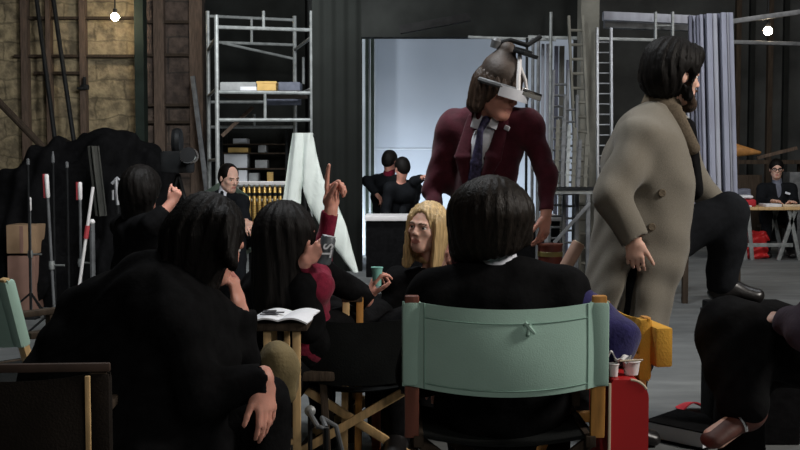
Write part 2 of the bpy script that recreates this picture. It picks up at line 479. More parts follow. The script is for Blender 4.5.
def solid(prims, h=0.008, disp=None, pad=0.02):
    lo = np.min([bounds(p)[0] for p in prims if p['op'] == 'u'], axis=0) - pad - 2 * h
    hi = np.max([bounds(p)[1] for p in prims if p['op'] == 'u'], axis=0) + pad + 2 * h
    n = np.ceil((hi - lo) / h).astype(int) + 1
    ax = [(lo[i] + h * np.arange(n[i])).astype(np.float32) for i in range(3)]
    G = np.full(tuple(n), 0.5, dtype=np.float32)
    for p in prims:
        bl, bh = bounds(p)
        mg = p['k'] + 3 * h
        i0 = np.maximum(np.floor((bl - mg - lo) / h).astype(int), 0)
        i1 = np.minimum(np.ceil((bh + mg - lo) / h).astype(int) + 1, n)
        if np.any(i1 <= i0):
            continue
        sl = tuple(slice(i0[i], i1[i]) for i in range(3))
        X, Y, Z = ax[0][sl[0]][:, None, None], ax[1][sl[1]][None, :, None], ax[2][sl[2]][None, None, :]
        d = dist(p, X, Y, Z).astype(np.float32)
        g = G[sl]
        k = max(p['k'], 1e-5)
        if p['op'] == 'u':
            hh = np.maximum(k - np.abs(g - d), 0) / k
            G[sl] = np.minimum(g, d) - hh * hh * k * 0.25
        else:
            d = -d
            hh = np.maximum(k - np.abs(g - d), 0) / k
            G[sl] = np.maximum(g, d) + hh * hh * k * 0.25
    if disp is not None:
        G = G + disp(ax[0][:, None, None], ax[1][None, :, None], ax[2][None, None, :]).astype(np.float32)
    ins = G < 0
    cnt = np.zeros(tuple(n - 1), dtype=np.int8)
    for dx in (0, 1):
        for dy in (0, 1):
            for dz in (0, 1):
                cnt += ins[dx:n[0] - 1 + dx, dy:n[1] - 1 + dy, dz:n[2] - 1 + dz]
    act = (cnt > 0) & (cnt < 8)
    ci = np.argwhere(act)
    idx = np.full(act.shape, -1, dtype=np.int64)
    idx[act] = np.arange(len(ci))
    acc = np.zeros((len(ci), 3)); num = np.zeros(len(ci))
    corners = [(0, 0, 0), (1, 0, 0), (0, 1, 0), (1, 1, 0), (0, 0, 1), (1, 0, 1), (0, 1, 1), (1, 1, 1)]
    val = {c: G[ci[:, 0] + c[0], ci[:, 1] + c[1], ci[:, 2] + c[2]] for c in corners}
    for c1 in corners:
        for a in range(3):
            if c1[a] == 0:
                c2 = list(c1); c2[a] = 1; c2 = tuple(c2)
                v1, v2 = val[c1], val[c2]
                m = (v1 < 0) != (v2 < 0)
                t = np.where(m, v1 / np.where(m, v1 - v2, 1), 0)
                pos = np.array(c1, dtype=float)[None, :].repeat(len(ci), 0)
                pos[:, a] += t
                acc[m] += pos[m]; num[m] += 1
    vs = lo + (ci + acc / np.maximum(num, 1)[:, None]) * h
    faces = []
    for a in range(3):
        s0 = [slice(None)] * 3; s1 = [slice(None)] * 3
        s0[a] = slice(0, n[a] - 1); s1[a] = slice(1, n[a])
        A, B = ins[tuple(s0)], ins[tuple(s1)]
        ch = A != B
        e = np.argwhere(ch)
        flip = A[ch]
        b, c = (a + 1) % 3, (a + 2) % 3
        ok = (e[:, b] > 0) & (e[:, c] > 0) & (e[:, b] < n[b] - 1) & (e[:, c] < n[c] - 1)
        e, flip = e[ok], flip[ok]
        def cell(db, dc):
            x = e.copy(); x[:, b] += db; x[:, c] += dc
            return idx[x[:, 0], x[:, 1], x[:, 2]]
        q4 = np.stack([cell(-1, -1), cell(0, -1), cell(0, 0), cell(-1, 0)], axis=1)
        q4[~flip] = q4[~flip][:, ::-1]
        faces.append(q4)
    return vs, np.concatenate(faces)

def link_solid(name, vf, mats, parent=None, base=None, zone=None, relax=1):
    vs, fs = vf
    if relax:   # gentle smoothing of the grid steps
        for _ in range(relax):
            s = np.zeros_like(vs); c = np.zeros(len(vs))
            for i in range(4):
                a, b = fs[:, i], fs[:, (i + 1) % 4]
                np.add.at(s, a, vs[b]); np.add.at(c, a, 1)
                np.add.at(s, b, vs[a]); np.add.at(c, b, 1)
            vs = vs * 0.5 + 0.5 * s / np.maximum(c, 1)[:, None]
    off = np.array(base if parent is None else world_of(parent))
    if zone is not None:
        zi = zone(vs[fs].mean(axis=1))
    me = bpy.data.meshes.new(name)
    me.from_pydata((vs - off).tolist(), [], fs.tolist())
    for m in (mats if isinstance(mats, (list, tuple)) else [mats]):
        me.materials.append(m)
    if zone is not None:
        me.polygons.foreach_set('material_index', zi.astype(np.int32))
    me.polygons.foreach_set('use_smooth', np.ones(len(fs), dtype=bool))
    me.update()
    o = bpy.data.objects.new(name, me)
    COL.objects.link(o)
    if parent is None:
        o.location = V(off.tolist())
    else:
        o.parent = parent
    return o

# ---------------------------------------------------------------- people
def HM(yaw, pitch=0, roll=0):
    """columns: right, forward, up. yaw 0 looks away from the camera, 90 to the right, 180 to the camera"""
    y, p, r = R(yaw), R(pitch), R(roll)
    f = V((math.sin(y), math.cos(y), 0)); x = V((math.cos(y), -math.sin(y), 0)); u = V((0, 0, 1))
    f2 = f * math.cos(p) + u * math.sin(p); u2 = u * math.cos(p) - f * math.sin(p)
    x2 = x * math.cos(r) - u2 * math.sin(r); u3 = u2 * math.cos(r) + x * math.sin(r)
    return Matrix((x2, f2, u3)).transposed()

def head_prims(c, M, s=1.0, fem=False):
    """c: middle of the skull between the ears; chin about .12 below, crown .12 above"""
    c = V(c)
    def L(x, y, z):
        return c + M @ V((x * s, y * s, z * s))
    j_ = 0.010 if fem else 0.0
    P = [ell(L(0, -0.012, 0.036), (0.076 * s, 0.096 * s, 0.084 * s), M, k=0.02),
         ell(L(0, 0.036, -0.022), (0.060 * s, 0.062 * s, 0.088 * s), M, k=0.03 * s),
         ell(L(0, 0.056, -0.092), (0.034 * s, 0.034 * s, 0.026 * s), M, k=0.03 * s),
         cap(L(-0.050 + j_, 0.0, -0.062), L(-0.020 + j_, 0.058, -0.095), 0.017 * s, 0.018 * s, k=0.025 * s),
         cap(L(0.050 - j_, 0.0, -0.062), L(0.020 - j_, 0.058, -0.095), 0.017 * s, 0.018 * s, k=0.025 * s),
         ell(L(-0.042, 0.062, -0.022), (0.022 * s, 0.022 * s, 0.018 * s), M, k=0.015 * s),
         ell(L(0.042, 0.062, -0.022), (0.022 * s, 0.022 * s, 0.018 * s), M, k=0.015 * s),
         ell(L(-0.033, 0.094, 0.004), (0.017 * s, 0.016 * s, 0.014 * s), M, k=0.012 * s, op='s'),
         ell(L(0.033, 0.094, 0.004), (0.017 * s, 0.016 * s, 0.014 * s), M, k=0.012 * s, op='s'),
         ell(L(-0.033, 0.083, 0.012), (0.019 * s, 0.012 * s, 0.006 * s), M, k=0.006 * s),
         ell(L(0.033, 0.083, 0.012), (0.019 * s, 0.012 * s, 0.006 * s), M, k=0.006 * s),
         ell(L(-0.033, 0.082, -0.009), (0.017 * s, 0.010 * s, 0.005 * s), M, k=0.006 * s),
         ell(L(0.033, 0.082, -0.009), (0.017 * s, 0.010 * s, 0.005 * s), M, k=0.006 * s),
         cap(L(-0.046, 0.080, 0.022), L(-0.012, 0.093, 0.021), 0.007 * s, 0.008 * s, k=0.012 * s),
         cap(L(0.046, 0.080, 0.022), L(0.012, 0.093, 0.021), 0.007 * s, 0.008 * s, k=0.012 * s),
         cap(L(0, 0.090, 0.014), L(0, 0.112 if fem else 0.114, -0.026), (0.0065 if fem else 0.009) * s, (0.0085 if fem else 0.012) * s, k=0.010 * s),
         ell(L(-0.010, 0.102, -0.031), (0.007 * s, 0.010 * s, 0.007 * s), M, k=0.006 * s),
         ell(L(0.010, 0.102, -0.031), (0.007 * s, 0.010 * s, 0.007 * s), M, k=0.006 * s),
         cap(L(-0.020, 0.090, -0.060), L(0.020, 0.090, -0.060), 0.007 * s, k=0.008 * s),
         cap(L(-0.014, 0.089, -0.071), L(0.014, 0.089, -0.071), 0.008 * s, k=0.008 * s),
         ell(L(-0.022, 0.094, -0.0655), (0.028 * s, 0.012 * s, 0.0016 * s), M, k=0.003 * s, op='s') if False else
         cap(L(-0.022, 0.098, -0.0652), L(0.022, 0.098, -0.0652), 0.0025 * s, k=0.004 * s, op='s'),
         ell(L(-0.078, -0.006, -0.008), (0.009 * s, 0.019 * s, 0.031 * s), M, k=0.008 * s),
         ell(L(0.078, -0.006, -0.008), (0.009 * s, 0.019 * s, 0.031 * s), M, k=0.008 * s)]
    return P

def lip_zone(c, M, s=1.0, brow=True):
    c = np.array(V(c)); Mn = np.array(M)
    def z(p):
        l = (p - c) @ Mn / s
        bz = 0.0225 - 0.004 * ((np.abs(l[:, 0]) - 0.03) / 0.02) ** 2
        br = (np.abs(l[:, 0]) > 0.012) & (np.abs(l[:, 0]) < 0.050) & (l[:, 1] > 0.07) & (np.abs(l[:, 2] - bz) < 0.0042)
        return br.astype(np.int32) * 2 + ((np.abs(l[:, 0]) < 0.024) & (l[:, 1] > 0.075) & (l[:, 2] < -0.054) & (l[:, 2] > -0.079 ) &
                (np.abs(l[:, 2] + 0.066) < 0.0125 * (1 - (l[:, 0] / 0.030) ** 2))).astype(np.int32)
    return z

def hand_prims(w, d, n, side, curls, s=1.0, thumb=(0.75, 0.55, 0.35), tc=25, spread=0.10):
    """w wrist, d finger direction, n palm normal, side vector to the thumb; curls: four (a,b,c) bends in degrees"""
    d = V(d).normalized(); n = V(n); n = (n - d * n.dot(d)).normalized()
    t = d.cross(n).normalized()
    if t.dot(V(side)) < 0:
        t = -t
    w = V(w)
    P = [ecap(w - d * 0.02 * s, w + d * 0.030 * s, (0.027 * s, 0.019 * s), (0.034 * s, 0.016 * s), t, k=0.012 * s),
         ecap(w + d * 0.030 * s, w + d * 0.082 * s, (0.036 * s, 0.016 * s), (0.039 * s, 0.012 * s), t, k=0.012 * s),
         ell(w + d * 0.040 * s + t * 0.024 * s + n * 0.008 * s, (0.018 * s, 0.018 * s, 0.020 * s), None, k=0.012 * s)]
    lens = [(0.040, 0.026, 0.021), (0.045, 0.029, 0.022), (0.041, 0.027, 0.021), (0.032, 0.020, 0.018)]
    offs = [0.031, 0.0105, -0.0105, -0.030]
    for i in range(4):
        b = w + d * (0.088 - 0.004 * abs(i - 1)) * s + t * offs[i] * s
        fd = (d + t * spread * (1.5 - i) * 0.6).normalized()
        r = [0.0098, 0.0090, 0.0082, 0.0070]
        if i == 3:
            r = [x * 0.88 for x in r]
        ang = 0
        for j in range(3):
            ang += curls[i][j]
            a = R(ang)
            dd = fd * math.cos(a) + n * math.sin(a)
            e = b + dd * lens[i][j] * s
            P.append(cap(b, e, r[j] * s, r[j + 1] * s, k=0.0035 * s))
            b = e
    b = w + d * 0.030 * s + t * 0.030 * s + n * 0.004 * s
    td = (t * thumb[0] + d * thumb[1] + n * thumb[2]).normalized()
    r = [0.0125, 0.0110, 0.0098, 0.0080]
    for j, l in enumerate((0.042, 0.033, 0.026)):
        e = b + td * l * s
        P.append(cap(b, e, r[j] * s, r[j + 1] * s, k=0.008 * s if j == 0 else 0.003 * s))
        b = e
        td = (td + (d * 0.7 + n * 0.4 - t * 0.3) * math.tan(R(tc)) * 0.7).normalized()
    return P

RELAX = [(22, 28, 18), (28, 32, 20), (34, 34, 22), (40, 36, 22)]
GRIP = [(48, 60, 30), (52, 62, 32), (55, 62, 32), (58, 60, 30)]
FLAT = [(8, 10, 6), (10, 12, 6), (12, 12, 8), (14, 14, 8)]

def side_of(J):
    return (V(J['sR']) - V(J['sL'])).normalized()

def fill(J):
    """work out the joints that were not given"""
    J = {k: V(v) for k, v in J.items()}
    s = (J['sR'] - J['sL']).normalized()
    s.z = 0; s.normalize()
    fw = V((0, 0, 1)).cross(s)
    J['s'], J['fw'] = s, fw
    J.setdefault('hL', J['pel'] - s * 0.095 - V((0, 0, 0.02)))
    J.setdefault('hR', J['pel'] + s * 0.095 - V((0, 0, 0.02)))
    for h in 'LR':
        J.setdefault('t' + h, J['a' + h] + fw * 0.15 + V((0, 0, -0.045)))
    return J

def seated(pel, yaw, che=None, floor=0.0, spread=0.16, knee=0.45, kz=0.06):
    """lower body of someone sitting: hips at pel, shins down to the floor"""
    y = R(yaw)
    fw = V((math.sin(y), math.cos(y), 0)); s = V((math.cos(y), -math.sin(y), 0))
    pel = V(pel)
    J = dict(pel=pel)
    for h, g in (('L', -1), ('R', 1)):
        k = pel + fw * knee + s * g * spread + V((0, 0, kz - 0.02))
        J['h' + h] = pel + s * g * 0.095 - V((0, 0, 0.01))
        J['k' + h] = k
        J['a' + h] = V((k.x, k.y, floor + 0.085)) + fw * 0.03
        J['t' + h] = J['a' + h] + fw * 0.15 + V((0, 0, -0.045))
    return J

def body_prims(J, o=0.0):
    s = side_of(J)
    m = (J['pel'] + J['che']) / 2
    P = [ecap(J['pel'], m, (0.145 + o, 0.105 + o), (0.130 + o, 0.095 + o), s, k=0.04),
         ecap(m, J['che'], (0.130 + o, 0.095 + o), (0.150 + o, 0.100 + o), s, k=0.04),
         cap(J['sL'], J['che'] + V((0, 0, 0.05)), 0.055 + o, 0.065 + o, k=0.05),
         cap(J['sR'], J['che'] + V((0, 0, 0.05)), 0.055 + o, 0.065 + o, k=0.05)]
    return P

def arm_prims(J, h, o=0.0, k=0.025, endo=None):
    eo = o if endo is None else endo
    return [cap(J['s' + h], J['e' + h], 0.050 + o, 0.040 + o, k=0.03),
            cap(J['e' + h], J['w' + h], 0.039 + o, 0.026 + eo, k=k)]

def leg_prims(J, h, o=0.0):
    return [cap(J['h' + h], J['k' + h], 0.082 + o, 0.056 + o, k=0.03),
            cap(J['k' + h], (J['k' + h] * 0.6 + J['a' + h] * 0.4), 0.054 + o, 0.052 + o, k=0.02),
            cap((J['k' + h] * 0.6 + J['a' + h] * 0.4), J['a' + h], 0.052 + o, 0.036 + o, k=0.02)]

def make_person(label, J, hc, hM, skin=None, hands=None, h=0.006, base=None, hs=1.0, group=None, eyes=True, extra=(), fem=False):
    """one continuous body: head, neck, trunk, arms, hands, legs, feet"""
    skin = skin or M_SKIN
    P = head_prims(hc, hM, hs, fem)
    hc = V(hc)
    nb = J.get('nk', J['che'] + V((0, 0, 0.12)))
    P.append(cap(hc + hM @ V((0, -0.022, -0.05)), nb, 0.052 * hs, 0.056 * hs, k=0.03))
    P += body_prims(J)
    for g in 'LR':
        P += arm_prims(J, g) + leg_prims(J, g)
        P.append(ecap(J['a' + g], J['t' + g], (0.036, 0.036), (0.040, 0.022), V((1, 0.01, 0)) if abs((J['t' + g] - J['a' + g]).normalized().x) < 0.9 else V((0, 1, 0)), k=0.02))
        hd = (hands or {}).get(g)
        fd = (J['w' + g] - J['e' + g]).normalized()
        if hd is None:
            hd = dict(d=fd, n=V((0, 0, -1)) if abs(fd.z) < 0.9 else J['fw'], side=J['s'] * (1 if g == 'L' else -1), curls=RELAX)
        P += hand_prims(J['w' + g], hd['d'], hd['n'], hd['side'], hd['curls'], hd.get('s', 1.0), hd.get('thumb', (0.75, 0.55, 0.35)), hd.get('tc', 25), hd.get('spread', 0.1))
    P += list(extra)
    base = base or V((J['pel'].x, J['pel'].y, 0.0))
    o = link_solid('person', solid(P, h), [skin, M_LIP, M_BROW], None, base, zone=lip_zone(hc, hM, hs))
    tag(o, label, 'person', group)
    if eyes:
        for g in (-1, 1):
            bm = new_bm()
            c = hc + hM @ V((g * 0.033 * hs, 0.0795 * hs, 0.003 * hs))
            bmesh.ops.create_uvsphere(bm, u_segments=14, v_segments=10, radius=0.0118 * hs, matrix=Matrix.Translation(c))
            e = obj('eye', bm, M_EYEW, o)
            bm = new_bm()
            bmesh.ops.create_uvsphere(bm, u_segments=12, v_segments=8, radius=0.0068 * hs, matrix=Matrix.Translation(c + hM @ V((0, 0.0076 * hs, 0))))
            obj('iris', bm, M_EYED, e)
    return o

def folds(amp, freq, seed=0, ax=(0.3, 0.5, 1.0)):
    def f(X, Y, Z):
        return amp * (np.sin(freq * (ax[0] * X + ax[1] * Y + ax[2] * Z) + 2.3 * np.sin(freq * 0.37 * (X - Y) + seed) + seed) *
                      np.sin(freq * 0.53 * (Z * 0.8 - X + Y) + 1.7 * seed + 1.3 * np.sin(freq * 0.3 * Z)))
    return f

def jacket(person, J, m, name='jacket', o=0.020, hem=0.05, sleeves='LR', cuff=0.035, h=0.009, neck=0.066, vneck=None, fold=0.005, extra=(), sleeve_o=None, hn=None, seed=1, cut=()):
    s = side_of(J)
    up = (J['che'] - J['pel']).normalized()
    P = body_prims(J, o)
    P.append(ecap(J['pel'] - up * hem, J['pel'] + up * 0.1, (0.165 + o, 0.125 + o), (0.140 + o, 0.108 + o), s, k=0.04))
    so = o if sleeve_o is None else sleeve_o
    for g in sleeves:
        P += arm_prims(J, g, so, endo=so * 0.75)
    P += list(extra)
    nb = J.get('nk', J['che'] + V((0, 0, 0.12)))
    hn = hn if hn is not None else nb + up * 0.15
    P.append(cap(nb - (hn - nb).normalized() * 0.01, hn, neck, neck + 0.01, k=0.012, op='s'))
    for g in sleeves:
        d = (J['w' + g] - J['e' + g]).normalized()
        c0 = J['w' + g] - d * cuff
        P.append(cap(c0 + d * 0.075, c0 + d * 0.14, 0.075, 0.10, k=0.004, op='s'))
    P += list(cut)
    return link_solid(name, solid(P, h, folds(fold, 34, seed) if fold else None), m, person)

def trousers(person, J, m, o=0.018, h=0.010, fold=0.005, name='trousers', seed=3, legs='LR'):
    s = side_of(J)
    P = [ecap(J['pel'] - V((0, 0, 0.03)), J['pel'] + V((0, 0, 0.06)), (0.150 + o, 0.115 + o), (0.14 + o, 0.105 + o), s, k=0.04)]
    for g in legs:
        P += leg_prims(J, g, o)
    return link_solid(name, solid(P, h, folds(fold, 30, seed) if fold else None), m, person)

def shoes(person, J, m=None, legs='LR'):
    for g in legs:
        a, t = J['a' + g], J['t' + g]
        d = (t - a); d.z = 0; d.normalize()
        sd = V((0, 0, 1)).cross(d)
        P = [ecap(a - V((0, 0, 0.045)) - d * 0.03, a - V((0, 0, 0.05)) + d * 0.16, (0.042, 0.036), (0.046, 0.028), sd, k=0.02),
             ecap(a, t + (t - a).normalized() * 0.012, (0.049, 0.049), (0.050, 0.032), sd, k=0.02),
             cap(a - V((0, 0, 0.03)), a + V((0, 0, 0.03)), 0.046, 0.044, k=0.03)]
        link_solid('shoe', solid(P, 0.009), m or M_LEATHER, person)

def hair_cap(c, M, s=1.0, grow=0.014, face=True, extra=(), k=0.02, back=0.0):
    """close cap of hair over the skull with the face left free"""
    c = V(c)
    L = lambda x, y, z: c + M @ V((x * s, y * s, z * s))
    P = [ell(L(0, -0.016, 0.040), ((0.078 + grow) * s, (0.098 + grow) * s, (0.086 + grow) * s), M, k=k),
         ell(L(0, -0.045, -0.01 - back), ((0.072 + grow) * s, (0.062 + grow) * s, (0.075 + grow) * s), M, k=0.03)]
    P += list(extra)
    if face:
        P.append(ell(L(0, 0.100, -0.045), (0.063 * s, 0.075 * s, 0.105 * s), M, k=0.012, op='s'))
    return P, L

def strands(c, M, amp=0.004, nfreq=22, zf=6):
    c = A3(V(c)); Mn = np.array(M, dtype=np.float32)
    def f(X, Y, Z):
        x = (X - c[0]) * Mn[0, 0] + (Y - c[1]) * Mn[1, 0] + (Z - c[2]) * Mn[2, 0]
        y = (X - c[0]) * Mn[0, 1] + (Y - c[1]) * Mn[1, 1] + (Z - c[2]) * Mn[2, 1]
        z = (X - c[0]) * Mn[0, 2] + (Y - c[1]) * Mn[1, 2] + (Z - c[2]) * Mn[2, 2]
        a = np.arctan2(y, x)
        return amp * (np.sin(nfreq * a + 1.5 * np.sin(zf * z * 3)) * 0.6 + 0.5 * np.sin(nfreq * 2.3 * a + 2.0 * np.sin(zf * 2 * z + 1)))
    return f

def on_surface(o, px, py, tol=0.004):
    """the nearest point of mesh o on the sight line through (px, py)"""
    d0 = q(px, py, 4.4)
    vs = np.array([v.co[:] for v in o.data.vertices]) + np.array(world_of(o))
    m = (np.abs(vs[:, 0] / vs[:, 1] - d0.x / d0.y) < tol) & (np.abs((vs[:, 2] - CAM_Z) / vs[:, 1] - (d0.z - CAM_Z) / d0.y) < tol)
    return q(px, py, (vs[m][:, 1].min() if m.any() else 4.6) - 0.002)

# ---------------------------------------------------------------- director's chair (local: sitter looks along +Y)
def director_chair(label, loc, rz, canvas, wood, W=0.58, top=0.875, ctop=0.85, cbot=0.61, seat_z=0.45, bow=0.07, depth=0.42, group=None, seam=None, shaded_left=None, loop=False, seat_canvas=None, pouch=None, top_bar=False, under=None, recline=0.0, leg_wood=None, strut=None):
    t = thing('director_chair', label, 'chair', loc, group)
    X = XF(loc, rz)
    h = W / 2 - 0.02
    wl = shaded_left or wood
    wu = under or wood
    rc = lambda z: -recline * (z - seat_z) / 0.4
    for g in (-1, 1):
        bm = new_bm(); beam(bm, (g * h, 0, 0.45), (g * h, -0.02 + rc(top), top), 0.042, 0.026, 0.006)
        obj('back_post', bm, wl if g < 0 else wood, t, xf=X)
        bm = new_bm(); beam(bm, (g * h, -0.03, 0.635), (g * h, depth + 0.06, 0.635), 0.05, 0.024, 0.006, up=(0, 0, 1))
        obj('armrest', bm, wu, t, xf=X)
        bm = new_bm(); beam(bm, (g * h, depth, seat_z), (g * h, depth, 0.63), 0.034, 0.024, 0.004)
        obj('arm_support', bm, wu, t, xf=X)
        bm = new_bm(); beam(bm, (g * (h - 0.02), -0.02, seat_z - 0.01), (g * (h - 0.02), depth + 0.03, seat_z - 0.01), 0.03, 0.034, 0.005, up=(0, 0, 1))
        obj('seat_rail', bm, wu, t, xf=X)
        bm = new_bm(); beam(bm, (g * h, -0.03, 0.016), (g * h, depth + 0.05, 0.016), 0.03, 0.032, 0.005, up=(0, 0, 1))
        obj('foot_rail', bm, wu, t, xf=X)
    for k, y in enumerate((0.03, depth - 0.03)):
        for g in (-1, 1):
            bm = new_bm(); yy = y + g * 0.012
            beam(bm, (g * h, yy, 0.03), (-g * (h - 0.02), yy, seat_z - 0.02), 0.036, 0.020, 0.004)
            obj('leg', bm, leg_wood or wu, t, xf=X)
    def back(u, v):
        x = (u - 0.5) * 2 * (h + 0.028)
        b = max(0.0, 1 - (x / h) ** 2) if abs(x) < h else 0
        z = cbot + (ctop - cbot) * v
        return (x, -0.022 + rc(z) - bow * b * (0.75 + 0.25 * math.cos((v - 0.35) * 3)), z - 0.018 * b)
    bm = new_bm(); sheet(bm, back, 36, 12, 0.005)
    for g in (-1, 1):      # sleeves round the posts
        beam(bm, (g * h, -0.012 + rc(cbot), cbot), (g * h, -0.014 + rc(ctop), ctop), 0.058, 0.046, 0.016)
    bk = obj('backrest', bm, canvas, t, xf=X, sm=50)
    if seam:
        for g in (-1, 1):
            bm = new_bm()
            pts = []
            for j in range(9):
                u = 0.5 + g * 0.5 * (h - 0.036) / (h + 0.028)
                p = V(back(u, j / 8)); p.y -= 0.004
                pts.append(p)
            tube(bm, pts, 0.0022, 6); obj('seam', bm, seam, bk, xf=X)
        for v in (0.84, 0.07):
            bm = new_bm()
            pts = []
            for j in range(25):
                u = 0.5 + (j / 12 - 1) * 0.5 * (h - 0.036) / (h + 0.028)
                p = V(back(u, v)); p.y -= 0.004
                pts.append(p)
            tube(bm, pts, 0.0018, 6); obj('seam', bm, seam, bk, xf=X)
    if loop:
        bm = new_bm()
        p = V(back(0.60, 0.80)); p.y -= 0.008
        tube(bm, [p + V((-0.012, 0, 0.014)), p + V((0, -0.006, 0.0)), p + V((0.016, -0.004, -0.016))], [0.006, 0.008, 0.004], 8)
        tube(bm, [p + V((0.0, -0.004, 0.012)), p + V((-0.004, -0.008, -0.02))], [0.006, 0.005], 8)
        obj('tie_knot', bm, canvas, bk, xf=X)
    if top_bar:
        bm = new_bm(); beam(bm, (-h - 0.03, -0.03, top - 0.004), (h + 0.03, -0.03, top - 0.004), 0.018, 0.022, 0.005, up=(0, 0, 1)); obj('top_bar', bm, mat('brown_bar', (0.045, 0.026, 0.018), 0.7, var=0.25), t, xf=X)
    if strut:
        bm = new_bm(); beam(bm, (h - 0.02, -0.062, 0.52), (h - 0.02, -0.062, top - 0.02), 0.012, 0.012, 0.002); obj('post_bright_edge', bm, strut, t, xf=X)  # pale strip added for the bright edge of the back post
    if pouch:
        bm = new_bm(); box(bm, (-h + 0.02, -0.055, ctop - 0.085), (0.20, 0.055, 0.125), None, 0.008)
        pb = obj('canvas_pouch', bm, pouch, t, xf=X); pb['label'] = 'ochre canvas pouch'
    def seat(u, v):
        x = (u - 0.5) * 2 * (h - 0.01)
        return (x, depth * v, seat_z + 0.008 - 0.035 * (1 - (x / h) ** 2))
    bm = new_bm(); sheet(bm, seat, 16, 6, 0.006)
    obj('seat', bm, seat_canvas or canvas, t, xf=X, sm=50)
    return t

# ================================================================ THE SETTING
def wall_box(name, m, lo, hi):
    bm = new_bm(); lo, hi = V(lo), V(hi)
    box(bm, (lo + hi) / 2, hi - lo)
    return struct(name, bm, m)
wall_box('floor', M_FLOOR, (-9, -3, -0.2), (9, 18.6, 0.0))
wall_box('ceiling', M_CEIL, (-9, -3, 5.4), (9, 18.6, 5.6))
wall_box('wall_left', M_WALL_D, (-9.2, -3, -0.2), (-9, 18.6, 5.6))
wall_box('wall_right', M_WALL_D, (9, -3, -0.2), (9.2, 18.6, 5.6))
wall_box('wall_front', M_WALL_D, (-9, -3.2, -0.2), (9, -3, 5.6))
wall_box('wall_back_left', M_STONE, (-9, 17.3, 0), (-4.05, 18.6, 5.4))
xbm = q(203, 0, 17.3).x
wall_box('wall_back_middle', M_BROWNBRICK, (-4.05, 17.3, 0), (xbm, 18.6, 5.4))
wall_box('wall_back_center', M_WALL_D, (xbm, 17.5, 0), (-1.5, 18.6, 5.4))
wall_box('wall_back_right', M_WALL_R, (-1.5, 18.0, 0), (9, 18.6, 5.4))
# green upright post between the stone and the brown bay
a, b = q(135, 100, 16.8), q(144, 100, 16.8)
wall_box('trim_1', M_GREENPOST, (a.x, 16.8, 0), (b.x, 17.05, 5.4))
# studs and rails against the stone
n = 2
for px, w in ((26, 0.10), (50, 0.07), (84, 0.09), (160, 0.16), (197, 0.2)):
    c = q(px, 100, 17.2)
    wall_box('trim_%d' % n, M_TIMBER, (c.x - w / 2, 17.14, 0), (c.x + w / 2, 17.3, 5.4)); n += 1
for py, x0, x1 in ((18, 28, 134), (56, 14, 134), (73, 34, 84), (22, 144, 200), (55, 144, 200), (105, 144, 200), (122, 144, 200), (158, 144, 205)):
    a, b = q(x0, py, 17.2), q(x1, py, 17.2)
    wall_box('trim_%d' % n, M_WOODDK, (a.x, 17.18, a.z - 0.022), (b.x, 17.28, a.z + 0.022)); n += 1
# partition with the wide opening
a, b = q(313, 100, 13.0), q(362, 100, 13.0)
wall_box('wall_middle_left', M_CORR, (a.x, 12.9, 0), (b.x, 13.1, 5.4))
zt = q(400, 38, 13).z
wall_box('wall_middle_top', M_WALL_D, (b.x, 12.9, zt), (2.22, 13.1, 5.4))
a2 = q(374, 100, 13.4)
bj, aj = q(361, 100, 15.2), q(375, 100, 15.2)
wall_box('trim_%d' % n, M_JAMB, (bj.x - 0.3, 15.2, 0), (aj.x, 15.34, 5.4)); n += 1
for px in (367, 372.5):
    c = q(px, 100, 15.18)
    wall_box('trim_%d' % n, M_GREENPOST, (c.x - 0.022, 15.14, 0), (c.x + 0.022, 15.2, 5.4)); n += 1
# cream-grey column right of the opening
a, b = q(579, 100, 12.5), q(597, 100, 12.5)
wall_box('column_trim_1', M_COLUMN, (a.x, 12.4, 0), (b.x, 12.66, 5.4))['label'] = 'grey painted column beside the upright ladder'
# beams under the roof, right
def beam_px(name, m, p0, p1, Y, w, d):
    bm = new_bm(); beam(bm, q(p0[0], p0[1], Y), q(p1[0], p1[1], Y), w, d, 0.004, up=(0, 1, 0))
    return struct(name, bm, m)
beam_px('beam_trim_1', M_LILAC2, (603, 16, ), (692, 20), 13.2, 0.10, 0.10)
beam_px('beam_trim_2', M_GREYMETAL, (604, 24), (692, 27), 13.4, 0.10, 0.10)
beam_px('beam_trim_3', M_STEEL, (528, 37), (654, 40), 12.9, 0.035, 0.035)
beam_px('beam_trim_4', M_STEEL, (468, 37), (556, 40), 12.8, 0.03, 0.03)
beam_px('beam_trim_5', M_GREYMETAL, (728, 42), (800, 44), 15.0, 0.05, 0.08)
beam_px('beam_trim_6', M_CEIL, (400, 30), (470, 17), 12.5, 0.09, 0.09)
beam_px('beam_trim_7', M_GREYMETAL, (728, 22), (800, 12), 14.0, 0.06, 0.06)
# dark cladding strips on the right wall
for i, px in enumerate((738, 752, 770, 786)):
    c = q(px, 100, 17.9)
    wall_box('trim_%d' % n, M_WALL_D if i % 2 else M_WOODDK, (c.x - 0.04, 17.9, 0), (c.x + 0.04, 18.0, 5.0)); n += 1

# ---------------------------------------------------------------- backdrop in the opening
t = thing('backdrop_flat', 'tall pale blue-grey backdrop flat filling the wide opening behind the two stooping people', 'backdrop', (0.75, 16.0, 0))
bm = new_bm(); box(bm, (0.75, 16.0, 1.98), (3.5, 0.03, 3.9), None, 0.004); obj('painted_panel', bm, M_BACKDROP, t)
for x in (-0.9, 0.75, 2.4):
    bm = new_bm(); box(bm, (x, 16.05, 1.98), (0.08, 0.06, 3.9)); obj('batten', bm, M_TIMBER, t)
for z in (0.04, 1.98, 3.9):
    bm = new_bm(); box(bm, (0.75, 16.11, z), (3.5, 0.05, 0.08)); obj('cross_batten', bm, M_TIMBER, t)
bm = new_bm(); box(bm, (0.75, 15.975, 1.48), (3.4, 0.008, 0.015)); obj('seam', bm, M_JAMB, t)
